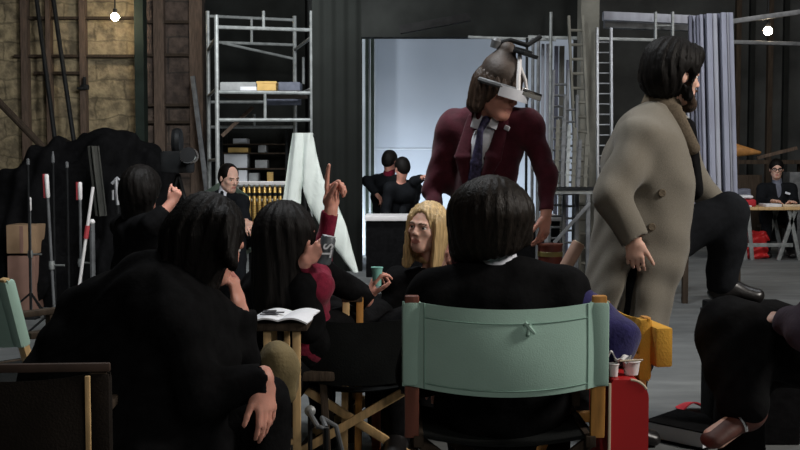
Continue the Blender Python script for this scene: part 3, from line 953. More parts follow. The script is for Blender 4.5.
# pale bench / rostrum across the opening
t = thing('rostrum', 'low dark rostrum with a white top edge in front of the two stooping people', 'platform', (-0.15, 12.45, 0))
za = q(395, 216, 12.2).z
xl, xr = q(366, 215, 12.2).x, q(560, 215, 12.2).x
bm = new_bm(); box(bm, ((xl + xr) / 2, 12.5, za / 2 - 0.0275), (xr - xl, 0.6, za - 0.055), None, 0.006); obj('body', bm, M_BLACK, t)
bm = new_bm(); box(bm, ((xl + xr) / 2, 12.5, za - 0.0275), (xr - xl + 0.03, 0.66, 0.055), None, 0.008); obj('top_board', bm, M_WHITEGRIP, t)

# ---------------------------------------------------------------- bulbs
def bulb(label, px, py, Y, r):
    c = q(px, py, Y)
    t = thing('bulb_lamp', label, 'lamp', (c.x, c.y, c.z))
    bm = new_bm(); bmesh.ops.create_uvsphere(bm, u_segments=18, v_segments=12, radius=r, matrix=Matrix.Translation(c)); obj('bulb', bm, M_BULB, t)
    bm = new_bm(); lathe(bm, [(r * 0.4, 0), (r * 0.55, r * 0.3), (r * 0.5, r * 1.2), (r * 0.2, r * 1.4)], c + V((0, 0, r * 0.8))); obj('socket', bm, M_DKMETAL, t)
    bm = new_bm(); tube(bm, [c + V((0, 0, r * 2)), (c.x, c.y, 5.4)], 0.012, 8); obj('cable', bm, M_DKMETAL, t)
bulb('lit bare bulb hanging before the tan stone wall', 115, 17, 16.6, 0.060)
bulb('lit warm bulb hanging at the top of the dark right side', 768, 31, 15.0, 0.058)

# ---------------------------------------------------------------- leaning poles on the stone wall
for lab, (x0, y0, x1, y1) in (('dark pole leaning on the stone wall, the left one of the pair', (39, 18, 54, 132)),
                              ('dark pole leaning on the stone wall, the pole nearer the bulb', (56, 18, 72, 128))):
    a, b = q(x0, y0, 17.0), q(x1, y1, 16.7)
    d = (b - a).normalized()
    e = b + d * ((0.03 - b.z) / d.z)
    bm = new_bm(); tube(bm, [a - d * 0.4, e], 0.034, 10)
    tag(obj('timber_pole', bm, M_DKMETAL), lab, 'pole', 'leaning wall poles')
bm = new_bm(); a, b = q(0, 103, 15.5), q(34, 138, 15.5)
d = (b - a).normalized(); tube(bm, [a - d * 0.8, b + d * ((0.05 - b.z) / d.z)], 0.05, 10)
tag(obj('sloping_brace', bm, M_WOODDK), 'thick dark brace sloping down from the left edge before the stone wall', 'brace')
# black bird-shaped bracket on the wall
c = q(84, 87, 17.05)
bm = new_bm(); box(bm, (c.x, 17.1, c.z), (0.12, 0.1, 0.08), None, 0.02); box(bm, (c.x, 17.08, c.z + 0.09), (0.05, 0.06, 0.14), None, 0.015)
box(bm, (c.x - 0.06, 17.06, c.z - 0.02), (0.10, 0.05, 0.04), None, 0.012)
tag(obj('wall_bracket', bm, M_DKMETAL), 'small black bracket fixed on the tan stone wall', 'bracket')
# leaning plank in the brown bay
a, b = q(195, 95, 16.6), q(200, 135, 16.4)
d = (b - a).normalized()
bm = new_bm(); beam(bm, a - d * 0.3, b + d * ((0.0 - b.z) / d.z - 0.04), 0.07, 0.05)
tag(obj('leaning_plank', bm, M_GREYMETAL), 'grey plank leaning on the brown wall left of the scaffold', 'plank')
# slanting board low in the brown bay
a, b = q(168, 142, 16.5), q(190, 132, 16.5)
# ---------------------------------------------------------------- scaffold tower
YN, YF = 14.3, 15.9
t = thing('scaffold_tower', 'pale steel scaffold tower with boxes on its planks', 'scaffold', (q(264, 200, YN).x, (YN + YF) / 2, 0))
n0, n1, f0, f1 = q(217, 90, YN).x, q(312, 90, YN).x, q(208.5, 90, YF).x, q(295, 90, YF).x
def pole(x, Y, top_py, name='upright'):
    bm = new_bm(); zt = q(400, top_py, Y).z; tube(bm, [(x, Y, 0.03), (x, Y, zt)], 0.029, 10)
    lathe(bm, [(0.05, 0), (0.05, 0.03), (0.03, 0.035)], (x, Y, 0)); return obj(name, bm, M_STEEL, t)
pole(n0, YN, 15); pole(n1, YN, 11); pole(f0, YF, 11); pole(f1, YF, 16)
def rail(x0, x1, py0, Y, py1=None, r=0.024, nm='rail'):
    bm = new_bm(); za, zb = q(400, py0, Y).z, q(400, py1 if py1 else py0, Y).z
    tube(bm, [(x0, Y, za), (x1, Y, zb)], r, 8); obj(nm, bm, M_STEEL, t)
for py0, py1 in ((27, 30), (92, 93), (120, 120), (185, 185), (240, 240)):
    rail(n0, n1, py0, YN, py1)
for py0, py1 in ((16, 20), (42, 45), (102, 102), (127, 127), (200, 200)):
    rail(f0, f1, py0, YF, py1, 0.022)
rail(q(222, 0, YF).x, f1, 43, YF, 59, 0.02, 'brace')
def stub(px, y0, y1, Y):
    bm = new_bm(); x = q(px, 90, Y).x; tube(bm, [(x, Y, q(400, y0, Y).z), (x, Y, q(400, y1, Y).z)], 0.02, 8); obj('stub', bm, M_STEEL, t)
stub(264, 11, 29, YN); stub(265, 92, 120, YN); stub(252, 17, 43, YF); stub(254, 114, 127, YF); stub(303.5, 57, 84, YF)
for (xa, xb) in ((n0, f0), (n1, f1)):
    for py in (43, 92, 160, 240):
        bm = new_bm(); z = q(400, py, 15).z; tube(bm, [(xa, YN, z), (xb, YF, z)], 0.022, 8); obj('ledger', bm, M_STEEL, t)
# diagonal timber brace inside
bm = new_bm(); beam(bm, q(222, 136, 15.2), q(253, 107, 15.2), 0.05, 0.03); obj('timber_brace', bm, M_TIMBER, t)
zp = q(264, 91.5, YN).z
bm = new_bm(); box(bm, ((n0 + n1) / 2 - 0.1, 15.0, zp - 0.0), (n1 - n0 - 0.12, 1.2, 0.04)); obj('plank_deck', bm, M_WOODDK, t)
def crate(name, label, cat, m, p0, p1, Y, dep, group=None, z0=None, lid=None):
    """a box standing so that its front shows from corner p0 to corner p1"""
    a, b = q(p0[0], p0[1], Y), q(p1[0], p1[1], Y)
    zb = b.z if z0 is None else z0
    bm = new_bm(); box(bm, ((a.x + b.x) / 2, Y + dep / 2, (a.z + zb) / 2), (b.x - a.x, dep, a.z - zb), None, 0.008)
    o = tag(obj(name, bm, m), label, cat, group)
    if lid:
        bm = new_bm(); box(bm, ((a.x + b.x) / 2, Y + dep / 2, a.z - 0.012), (b.x - a.x + 0.015, dep + 0.015, 0.03), None, 0.004); obj('lid', bm, lid, o)
    return o
zd = zp + 0.02
crate('cardboard_tray', 'long grey tray on the scaffold planks left of the yellow box', 'tray', M_GREYBOX, (220, 82), (256, 92), 14.75, 0.4, z0=zd)
crate('white_carton', 'flat white carton on the scaffold planks beside the yellow box', 'box', M_PAPER, (240, 86.5), (256.5, 92), 14.45, 0.22, z0=zd)
crate('yellow_box', 'yellow box on the scaffold planks', 'box', M_YELBOX, (257, 81.5), (276, 92), 14.45, 0.3, z0=zd, lid=M_YELBOX)
crate('grey_panel_box', 'blue-grey case on the scaffold planks right of the yellow box', 'case', M_SLATE, (277, 82), (300, 92), 14.7, 0.35, z0=zd)
bm = new_bm(); a, b = q(266, 94, 15.75), q(301, 105, 15.75); box(bm, ((a.x + b.x) / 2, 15.78, (a.z + b.z) / 2), (b.x - a.x, 0.03, a.z - b.z), None, 0.003)
obj('hung_panel', bm, M_SLATE, t)
# ---------------------------------------------------------------- shelving behind the scaffold
xs0, xs1 = q(220, 0, 16.6).x, q(286, 0, 16.6).x
t = thing('storage_shelf', 'dark storage shelf of cartons behind the scaffold foot', 'shelf', ((xs0 + xs1) / 2, 16.8, 0))
for x in (xs0, xs1):
    for y in (16.6, 17.1):
        bm = new_bm(); box(bm, (x, y, 0.95), (0.04, 0.04, 1.9)); obj('upright', bm, M_DKMETAL, t)
shz = [q(250, p, 16.6).z for p in (187, 168, 152.5, 143.5)]
for z in shz:
    bm = new_bm(); box(bm, ((xs0 + xs1) / 2, 16.85, z - 0.012), (xs1 - xs0, 0.52, 0.022)); obj('shelf_board', bm, M_WOODDK, t)
crate('white_carton', 'large white carton on the shelf just behind the seated person', 'box', M_PAPER, (221, 170), (247, 187), 16.62, 0.35, 'cartons on the back shelf', z0=shz[0])
crate('white_carton', 'white carton on the second shelf above the seated person', 'box', M_PAPER, (224, 154), (247, 168), 16.62, 0.35, 'cartons on the back shelf', z0=shz[1])
crate('yellow_box', 'flat yellow box on the shelf above the two white cartons', 'box', M_YELBOX, (228, 147.5), (248, 152), 16.62, 0.35, 'cartons on the back shelf', z0=shz[2])
crate('paper_stack', 'white paper stack on the top board of the back shelf', 'papers', M_PAPER, (233, 138.5), (247, 143), 16.62, 0.3, z0=shz[3])
crate('grey_carton', 'pale grey carton on the second back shelf, right of the upper white carton', 'box', M_GREYBOX, (255, 160), (267, 168), 16.62, 0.3, 'cartons on the back shelf', z0=shz[1])
crate('grey_carton', 'grey carton low on the back shelf, right of the large white carton', 'box', M_GREYBOX, (249, 173), (258, 187), 16.62, 0.3, 'cartons on the back shelf', z0=shz[0])
crate('grey_carton', 'small grey carton on the upper back shelf, right of the flat yellow box', 'box', M_GREYBOX, (258, 145), (266, 152), 16.62, 0.3, 'cartons on the back shelf', z0=shz[2])
crate('yellow_tin', 'yellow tin at the right end of the low back shelf', 'tin', M_YELBOX, (267, 172), (273, 187), 16.66, 0.12, z0=shz[0])

# ---------------------------------------------------------------- rack of brass tubes
YR = 11.2
x0, x1 = q(236, 0, YR).x, q(284, 0, YR).x
zr = q(260, 183, YR).z
t = thing('tube_rack', 'white-railed rack of hanging brass tubes behind the seated person', 'rack', ((x0 + x1) / 2, YR, 0))
bm = new_bm(); box(bm, ((x0 + x1) / 2, YR, zr), (x1 - x0 + 0.06, 0.10, 0.035), None, 0.006); obj('top_rail', bm, M_WHITEGRIP, t)
for x in (x0, x1):
    bm = new_bm(); tube(bm, [(x, YR, 0.02), (x, YR, zr)], 0.014, 8); obj('post', bm, M_STEEL, t)
    bm = new_bm(); box(bm, (x, YR, 0.015), (0.05, 0.4, 0.03), None, 0.005); obj('foot', bm, M_STEEL, t)
names = ['first', 'second', 'third', 'fourth', 'fifth', 'sixth', 'seventh', 'eighth']
for i in range(8):
    x = q(242.5 + i * 5.2, 0, YR).x
    L = 0.46 + 0.03 * ((i * 7) % 3)
    bm = new_bm()
    lathe(bm, [(0.004, zr - 0.03 - L), (0.019, zr - 0.03 - L), (0.0205, zr - 0.15 - L * 0.2), (0.019, zr - 0.06), (0.012, zr - 0.045), (0.004, zr - 0.018)], (x, YR, 0), seg=14)
    o = tag(obj('brass_tube', bm, M_BRASS), '%s hanging brass tube from the left on the white rack rail' % names[i], 'tube', 'brass tubes on the rack')
    bm = new_bm(); lathe(bm, [(0.023, zr - 0.13), (0.024, zr - 0.12), (0.023, zr - 0.10)], (x, YR, 0), seg=14); obj('collar', bm, M_DKMETAL, o)

# ---------------------------------------------------------------- white trousers on a stand
YT = 8.6
t = thing('garment_stand', 'thin metal garment stand under the white overalls', 'stand', (q(306, 0, YT).x, YT, 0))
c = q(305, 136, YT)
bm = new_bm(); tube(bm, [(c.x, YT, 0.02), (c.x, YT, c.z - 0.03)], 0.014, 8); obj('pole', bm, M_DKMETAL, t)
bm = new_bm(); box(bm, (c.x, YT, 0.012), (0.4, 0.4, 0.024), None, 0.01); obj('foot_plate', bm, M_DKMETAL, t)
bm = new_bm(); tube(bm, [q(296, 136, YT), q(315, 136, YT)], 0.012, 8); obj('hanger_bar', bm, M_DKMETAL, t)
def ipol(tab, y):
    for (y0, x0), (y1, x1) in zip(tab, tab[1:]):
        if y <= y1:
            return x0 + (x1 - x0) * (y - y0) / (y1 - y0)
    return tab[-1][1]
def cloth_leg(edgeL, edgeR, ph):
    """a hanging flattened trouser leg between two outlines, front and back layers"""
    y0, y1 = edgeL[0][0], edgeL[-1][0]
    ring = []
    nv, nu = 40, 28
    bm = new_bm()
    for j in range(nv + 1):
        py = y0 + (y1 - y0) * j / nv
        xl, xr = ipol(edgeL, py), ipol(edgeR, py)
        row = []
        for k in range(nu):
            a = 2 * math.pi * k / nu
            ca = math.cos(a); ca = math.copysign(abs(ca) ** 0.8, ca)
            px = (xl + xr) / 2 + (xr - xl) / 2 * ca
            p = q(px, py, YT)
            d = 0.040 * math.sin(a) + 0.010 * math.sin(px * 0.42 + ph + 0.035 * py) * (1 if math.sin(a) < 0 else -1) + 0.006 * math.sin(px * 0.9 + py * 0.10 + ph)
            row.append(bm.verts.new((p.x, YT + d, p.z)))
        ring.append(row)
    for j in range(nv):
        for k in range(nu):
            bm.faces.new((ring[j][k], ring[j][(k + 1) % nu], ring[j + 1][(k + 1) % nu], ring[j + 1][k]))
    bm.faces.new(ring[0]); bm.faces.new(list(reversed(ring[-1])))
    return bm
bm = cloth_leg([(133, 292.5), (160, 288.5), (190, 284.5), (225, 280)], [(133, 305.5), (178, 306), (190, 301.5), (225, 300)], 0.4)
merge(bm, cloth_leg([(133, 300), (178, 302), (192, 303.5), (205, 308), (235, 325), (272, 352)], [(133, 313), (160, 318), (178, 323), (200, 336), (225, 346), (272, 358.5)], 1.9))
o = obj('white_overalls', bm, M_WHITE, None, V((c.x, YT, 0)), sm=70)
tag(o, 'white overalls hanging with two legs spread, behind the pointing hand', 'clothes')

# ---------------------------------------------------------------- tarpaulin heap, camera and stands at left
prs = []
YC = 10.0
for (x, y, w, zz) in ((24, 166, 0.30, 0), (56, 141, 0.30, 0), (88, 137, 0.30, 0.2), (112, 130, 0.26, -0.1), (132, 141, 0.26, 0.1), (156, 160, 0.26, 0.1)):
    p = q(x, y, YC + zz)
    prs.append(ecap((p.x, p.y, 0.3), (p.x, p.y, p.z - 0.16), (w * 1.05, 0.5), (w * 0.8, 0.16), V((1, 0, 0)), k=0.22))
o = link_solid('black_tarpaulin', solid(prs, 0.022, folds(0.035, 15, 4, (1, 1, 0.15))), M_BLACK, None, V((q(90, 0, YC).x, YC, 0)))
tag(o, 'wide black tarpaulin draped over equipment below the stone wall', 'tarpaulin')
# grey drape strip hanging over the tarpaulin
def dr(u, v):
    p = q(88 + 10 * u + 8 * v, 146 + 70 * v, 9.3)
    return (p.x, p.y + 0.03 * math.sin(u * 9), p.z)
bm = new_bm(); sheet(bm, dr, 10, 12, 0.012)
tag(obj('grey_drape', bm, M_OLIVE if False else mat('grey_drape', (0.055, 0.055, 0.048), 0.9)), 'dull grey cloth strip hanging down the black tarpaulin', 'cloth')
# film camera on tripod
p = q(178, 162, 8.6)
t = thing('film_camera', 'black film camera with a round lens on a tripod left of the scaffold', 'camera', (p.x, 8.6, 0))
bm = new_bm(); box(bm, p, (0.20, 0.34, 0.17), None, 0.02); obj('body', bm, M_DKMETAL, t)
bm = new_bm(); lathe(bm, [(0.01, -0.03), (0.10, -0.03), (0.11, 0), (0.10, 0.03), (0.01, 0.03)], p + V((-0.02, 0.08, 0.16)), Matrix.Rotation(R(90), 3, 'Y')); obj('film_magazine', bm, M_DKMETAL, t)
bm = new_bm(); lathe(bm, [(0.02, -0.05), (0.045, -0.05), (0.045, 0.04), (0.06, 0.06), (0.06, 0.12), (0.045, 0.12), (0.04, 0.08), (0.004, 0.078)], p + V((0.10, -0.15, 0.02)), Matrix.Rotation(R(75), 3, 'X') @ Matrix.Rotation(R(25), 3, 'Y')); obj('lens', bm, M_LEATHER, t)
bm = new_bm(); lathe(bm, [(0.060, 0), (0.064, 0.004), (0.060, 0.012)], p + V((0.13, -0.27, 0.05)), Matrix.Rotation(R(75), 3, 'X')); obj('lens_ring', bm, M_CHROME, t)
for k in range(3):
    a = R(90 + 120 * k)
    bm = new_bm(); tube(bm, [p + V((0, 0, -0.10)), (p.x + 0.38 * math.cos(a), p.y + 0.38 * math.sin(a), 0.02)], 0.018, 8); obj('leg', bm, M_DKMETAL, t)

# thin stands with white grips
def mic_stand(label, top, bot_px, Y, grip=(0, 24), tri=True, gm=M_WHITEGRIP, red=False):
    a = q(top[0], top[1], Y)
    b = q(bot_px, 300, Y); b.z = 0.02
    d = (b - a).normalized()
    t = thing('rod_stand', label, 'stand', (b.x, b.y, 0), 'thin stands at the left')
    g1 = a + d * (grip[1] / F_PX * Y)
    bm = new_bm(); tube(bm, [a, a + d * 0.01, g1 - d * 0.01, g1], [0.010, 0.016, 0.016, 0.010], 12); obj('white_grip', bm, gm, t)
    bm = new_bm(); tube(bm, [g1, b], 0.011, 8); obj('pole', bm, M_GREYMETAL, t)
    if red:
        bm = new_bm(); tube(bm, [a + V((-0.022, 0.01, 0)), g1 + V((-0.022, 0.01, 0))], 0.012, 8); obj('red_grip', bm, M_REDGRIP, t)
    bm = new_bm(); c = a + d * ((a.z - 0.52) / -d.z); lathe(bm, [(0.02, -0.03), (0.024, 0), (0.02, 0.03)], c, seg=12); tube(bm, [c, c + V((0.10, -0.02, 0.0))], 0.008, 6); obj('clamp', bm, M_STEEL, t)
    for k in range(3):
        an = R(80 + 120 * k)
        bm = new_bm(); tube(bm, [(b.x, b.y, 0.20), (b.x + 0.22 * math.cos(an), b.y + 0.22 * math.sin(an), 0.012)], 0.009, 6); obj('leg', bm, M_DKMETAL, t)
mic_stand('thin stand with a long white grip, tallest, right of the cardboard boxes', (46.5, 174), 55, 8.0, (0, 24), red=True)
mic_stand('thin stand with a short white grip edged red, left of the leaning white rod', (80, 182), 81, 8.2, (0, 18), red=True)
mic_stand('short dim stand with a white grip just over the cardboard boxes', (29.5, 197), 31, 9.0, (0, 14))
for lab, px, py in (('added stand with a small glinting head before the tarpaulin, leftmost', 28, 162), ('added stand with a slim glinting head, in the middle of the three before the tarpaulin', 53, 160), ('added stand with a small glinting head, rightmost of the three before the tarpaulin', 67, 165)):  # stands and heads put in to give small specks of glint
    c = q(px, py, 8.9)
    t = thing('glint_stand', lab, 'stand', (c.x, c.y, 0), 'added glint stands before the tarpaulin')
    bm = new_bm(); tube(bm, [c, (c.x, c.y, 0.02)], 0.010, 8); obj('pole', bm, M_DKMETAL, t)
    bm = new_bm(); lathe(bm, [(0.006, -0.03), (0.014, -0.02), (0.014, 0.02), (0.006, 0.03 + (0.04 if px == 53 else 0))], c, seg=10); obj('glint_head', bm, M_GREYMETAL, t)
    bm = new_bm(); box(bm, (c.x, c.y, 0.012), (0.12, 0.12, 0.024), None, 0.006); obj('foot_plate', bm, M_DKMETAL, t)
# slanted white rod
a, b = q(93, 187, 7.6), q(77, 302, 7.6); d = (b - a).normalized()
t = thing('slanted_rod', 'slanted white rod leaning left beside the thin stands', 'rod', (b.x, b.y, 0))
bm = new_bm(); tube(bm, [a, b], 0.011, 8); obj('rod', bm, M_WHITEGRIP, t)
bm = new_bm(); tube(bm, [b, b + d * ((0.02 - b.z) / d.z)], 0.010, 8); obj('lower_rod', bm, M_GREYMETAL, t)
bm = new_bm(); tube(bm, [a + d * 0.27, a + d * 0.36], 0.017, 8); obj('red_band', bm, M_REDGRIP, t)
# bracket-headed stand (white clamp)
c = q(117, 182, 7.8)
t = thing('clamp_stand', 'dark stand with a pale forked clamp head before the tarpaulin', 'stand', (c.x, c.y, 0))
bm = new_bm(); tube(bm, [q(116, 178, 7.8), q(118, 205, 7.8)], 0.014, 8); tube(bm, [q(112, 184, 7.8), q(117, 178, 7.8), q(123, 183, 7.8)], 0.012, 8); tube(bm, [q(113, 190, 7.8), q(113, 200, 7.8)], 0.008, 8); obj('clamp_head', bm, M_ALU, t)
bm = new_bm(); p2 = q(118, 205, 7.8); tube(bm, [p2, (p2.x, p2.y, 0.02)], 0.012, 8); obj('pole', bm, M_DKMETAL, t)
bm = new_bm(); lathe(bm, [(0.022, -0.008), (0.03, 0), (0.022, 0.008)], q(119, 227, 7.75), Matrix.Rotation(R(90), 3, 'X'), 14); obj('ring', bm, M_ALU, t)
bm = new_bm(); box(bm, (p2.x, p2.y, 0.012), (0.36, 0.36, 0.024), None, 0.008); obj('foot_plate', bm, M_DKMETAL, t)
# pale handles standing lower (second rod pair at 92,235)
c = q(92, 222, 8.1); 
t = thing('short_stand', 'short grey stand with a white knob beside the slanted rod', 'stand', (c.x, c.y, 0))
bm = new_bm(); tube(bm, [c, (c.x, c.y, 0.02)], 0.02, 8); obj('pole', bm, M_GREYMETAL, t)
bm = new_bm(); bmesh.ops.create_uvsphere(bm, u_segments=12, v_segments=8, radius=0.022, matrix=Matrix.Translation(c)); obj('knob', bm, M_WHITEGRIP, t)
bm = new_bm(); box(bm, (c.x, c.y, 0.012), (0.3, 0.3, 0.024), None, 0.006); obj('foot_plate', bm, M_DKMETAL, t)

# cardboard boxes
YB = 9.4
z1 = q(20, 255, YB).z
crate('cardboard_box', 'reddish brown cardboard box under the tan one at the left edge', 'box', M_CARD2, (7, 256), (36, 318), YB, 0.34, 'cardboard boxes at the left', z0=0.0)
o = crate('cardboard_box', 'tan cardboard box on top of the stack at the left edge', 'box', M_CARD, (6, 225), (36.5, 254), YB, 0.34, 'cardboard boxes at the left', z0=z1 + 0.012)
bm = new_bm(); a, b = q(20.5, 226, YB), q(22.5, 253, YB); box(bm, ((a.x + b.x) / 2, YB - 0.002, (a.z + b.z) / 2), (0.03, 0.004, a.z - b.z)); obj('tape', bm, M_CARD2, o)

# ---------------------------------------------------------------- director's chairs
director_chair("mint canvas director's chair with beech posts in the foreground, under the dark-haired sitter", (q(505, 300, 3.2).x, 3.2, 0), 0.0, M_MINT, M_WOOD,
               W=0.585, top=0.872, ctop=0.855, cbot=0.607, bow=0.085, group="director's chairs", seam=M_MINTDK, shaded_left=M_LID_SHADEPOST, loop=True, seat_canvas=M_DKCANVAS, under=M_WOODDK)  # left beech post coloured dark red-brown to stand for its shade
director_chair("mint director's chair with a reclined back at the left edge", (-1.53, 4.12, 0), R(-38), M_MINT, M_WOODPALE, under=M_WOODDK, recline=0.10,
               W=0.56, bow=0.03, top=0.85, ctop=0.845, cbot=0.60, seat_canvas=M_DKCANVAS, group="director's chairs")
director_chair("dark brown director's chair cut by the left bottom corner", (q(14, 368, 2.75).x, 2.75, 0), R(4), M_BRNCANVAS, M_WOODDK,
               W=0.47, top=0.748, ctop=0.73, cbot=0.50, bow=0.03, top_bar=True, strut=M_WOODPALE, group="director's chairs")
director_chair("black director's chair with beech crossed legs in front of the red-jumpered sitter", (q(352, 300, 4.55).x, 4.55, 0), R(-6), M_DKCANVAS, M_WOODDK, leg_wood=M_WOODPALE, seat_z=0.33,
               W=0.52, top=0.63, ctop=0.62, cbot=0.36, bow=0.05, group="director's chairs")
director_chair("director's chair standing edge-on behind the red case, with an ochre canvas pouch", (q(632, 340, 3.5).x, 3.72, 0), R(97), M_YELCANVAS, M_WOOD, pouch=M_YELCANVAS,
               W=0.46, top=0.765, ctop=0.76, cbot=0.56, bow=0.0, depth=0.30, group="director's chairs", seat_canvas=M_DKCANVAS)

# ---------------------------------------------------------------- stool with a magazine
YS = 4.15
zs = q(283, 321, YS).z
cx = q(282, 318, YS).x
t = thing('wooden_stool', 'pale wooden stool with a magazine on it, before the red jumper', 'stool', (cx, YS + 0.08, 0))
bm = new_bm(); box(bm, (cx, YS + 0.08, zs - 0.018), (0.20, 0.26, 0.03), None, 0.008); obj('seat', bm, M_WOODDK, t)
for (px, y, w) in ((267.5, YS - 0.02, 0.030), (296.5, YS - 0.02, 0.030), (274, YS + 0.17, 0.022), (287, YS + 0.17, 0.022)):
    x = q(px, 330, y).x
    bm = new_bm(); beam(bm, (x, y, 0), (x, y, zs - 0.034), w, 0.026, 0.004); obj('leg', bm, M_WOODPALE, t)
bm = new_bm(); beam(bm, (q(268, 0, YS).x, YS - 0.02, 0.2), (q(296, 0, YS).x, YS - 0.02, 0.2), 0.022, 0.02, 0.003, up=(0, 0, 1)); obj('stretcher', bm, M_WOODPALE, t)
t = thing('magazine', 'white open magazine lying on the pale wooden stool', 'magazine', (cx, YS + 0.06, zs))
def page(sgn):
    def f(u, v):
        x = sgn * 0.115 * u
        return (cx + 0.005 + x * 0.95 + 0.03 * (v - 0.5), YS - 0.06 + 0.27 * v - 0.0, zs + 0.008 + 0.012 * math.sin(u * 3.0) - (0.012 * u * u if v < 0.4 else 0))
    return f
for s_ in (-1, 1):
    bm = new_bm(); sheet(bm, page(s_), 10, 8, 0.006); obj('page', bm, M_PAPER, t, sm=60)
for (u0, v0, w) in ((0.15, 0.30, 0.07), (0.1, 0.45, 0.085), (0.3, 0.6, 0.05)):
    bm = new_bm(); p = V(page(-1)(u0 + 0.3, v0)); box(bm, p + V((0.0, 0, 0.006)), (w, 0.02, 0.003)); obj('printed_block', bm, M_INK, t)

t = thing('folding_stool', "folded pale wooden stool standing behind the black director's chair", 'stool', (q(350, 0, 4.66).x, 4.66, 0))
zf_ = q(350, 296, 4.66).z
for px in (343, 357):
    x_ = q(px, 0, 4.66).x
    bm = new_bm(); beam(bm, (x_, 4.66, 0), (x_ + 0.01, 4.66, zf_), 0.030, 0.022, 0.004); obj('leg', bm, M_WOODPALE if px < 350 else M_WOOD, t)
bm = new_bm(); beam(bm, (q(341, 0, 4.66).x, 4.66, zf_ - 0.012), (q(362, 0, 4.66).x, 4.66, zf_ - 0.012), 0.024, 0.03, 0.004, up=(0, 1, 0)); obj('cross_bar', bm, M_WOODDK, t)

# ---------------------------------------------------------------- red case with cups
YK = 3.28
a, b = q(609.5, 384, YK), q(649, 384, YK)
zt = q(620, 380, YK).z
xm, wd = (a.x + b.x) / 2, b.x - a.x
t = thing('red_case', 'red upright case with cream edging right of the mint chair', 'case', (xm, YK + 0.2, 0))
def rounded_panel(bm, x0, x1, z0, z1, r, y0, y1):
    pts = [(x0, z0), (x1, z0)]
    for k in range(7):
        an = R(90 * k / 6); pts.append((x1 - r + r * math.cos(an), z1 - r + r * math.sin(an)))
    for k in range(4):
        an = R(90 + 90 * k / 3); pts.append((x0 + 0.012 + 0.012 * math.cos(an), z1 - 0.012 + 0.012 * math.sin(an)))
    f = [bm.verts.new((p[0], y0, p[1])) for p in pts]; k_ = [bm.verts.new((p[0], y1, p[1])) for p in pts]
    bm.faces.new(f); bm.faces.new(list(reversed(k_)))
    for i in range(len(pts)):
        j = (i + 1) % len(pts); bm.faces.new((f[i], k_[i], k_[j], f[j]))
bm = new_bm(); rounded_panel(bm, a.x + 0.006, b.x, 0.02, zt, 0.055, YK, YK + 0.38); obj('shell', bm, M_REDCASE, t, sm=30)
bm = new_bm(); box(bm, (a.x + 0.001, YK + 0.002, 0.02 + (zt - 0.03) / 2), (0.008, 0.012, zt - 0.03), None, 0.002)
pts = [(b.x - 0.055 + 0.055 * math.cos(R(an)), YK + 0.001, zt - 0.055 + 0.0555 * math.sin(R(an))) for an in range(30, 91, 10)]
tube(bm, pts, 0.004, 6); obj('edging', bm, M_CREAM, t)
for y in (0.06, 0.32):
    bm = new_bm(); box(bm, (xm, YK + y, 0.011), (wd * 0.8, 0.04, 0.022), None, 0.004); obj('foot', bm, M_LEATHER, t)
def paper_cup(label, px, Y, py_top, py_bot, r, m=M_WHITEGRIP, tilt=0):
    c = q(px, py_bot, Y); h = q(px, py_top, Y).z - zt
    t = thing('paper_cup', label, 'cup', (c.x, Y, zt), 'cups on the red case')
    rot = Matrix.Rotation(tilt, 3, 'Y')
    bm = new_bm(); lathe(bm, [(0.004, 0.003), (r * 0.78, 0.002), (r, h), (r * 0.93, h), (r * 0.72, 0.006), (0.004, 0.006)], (c.x, Y, zt), rot, 22); obj('cup_wall', bm, m, t, sm=50)
    bm = new_bm()
    tube(bm, [(c.x + (r + 0.0) * math.cos(an_), Y + r * math.sin(an_), zt + h) for an_ in [2 * math.pi * k / 20 for k in range(21)]], 0.0025, 6); obj('rim', bm, m, t)
paper_cup('white paper cup on the red case next to the chair post', 613.5, YK + 0.05, 364, 380, 0.016)
paper_cup('wider white paper cup on the red case under the blue elbow', 631, YK + 0.08, 361, 380, 0.027)
def napkin(u, v):
    return (q(612 + 24 * u, 0, YK + 0.03).x, YK + 0.04 + 0.10 * v, q(0, 360, YK).z + 0.014 * math.sin(7 * u + 3 * v) + 0.01 * math.sin(13 * u - 5 * v) - 0.012 * abs(u - 0.5))
bm = new_bm(); sheet(bm, napkin, 14, 8, 0.003)
tag(obj('paper_napkin', bm, M_WHITEGRIP, sm=60), 'crumpled white napkin over the cups on the red case', 'napkin')
bm = new_bm(); tube(bm, [q(620, 361, YK + 0.02), q(643, 360, YK + 0.02)], 0.003, 8)
tag(obj('drinking_straw', bm, M_CREAM), 'pale straw lying across the cups on the red case', 'straw')

# ---------------------------------------------------------------- black portfolio on the floor
YP = 5.0
t = thing('portfolio', 'flat black portfolio with white page edges on the floor at right', 'folder', (1.35, 5.15, 0))
def qf(px, py, z):
    """the place at height z that the photograph shows at (px, py)"""
    lo, hi = 1.0, 30.0
    for _ in range(50):
        m = (lo + hi) / 2
        if q(px, py, m).z > z: lo = m
        else: hi = m
    return q(px, py, lo)
def slab(bm, cs, z0, z1):
    lo = [bm.verts.new((c.x, c.y, z0)) for c in cs]; hi = [bm.verts.new((c.x, c.y, z1)) for c in cs]
    bm.faces.new(list(reversed(lo))); bm.faces.new(hi)
    for i in range(4):
        j = (i + 1) % 4; bm.faces.new((lo[i], lo[j], hi[j], hi[i]))
ZP = 0.085
cs = [qf(646, 420, ZP), qf(703, 432, ZP), qf(740, 420, ZP), qf(678, 409, ZP)]
bm = new_bm(); slab(bm, cs, 0.012, ZP - 0.006); obj('pages', bm, M_PAPER, t)
ctr = sum(cs, V((0, 0, 0))) / 4
cs2 = [ctr + (c - ctr) * 1.03 for c in cs]
bm = new_bm(); slab(bm, cs2, ZP - 0.006, ZP); obj('top_cover', bm, M_BLACK2, t)
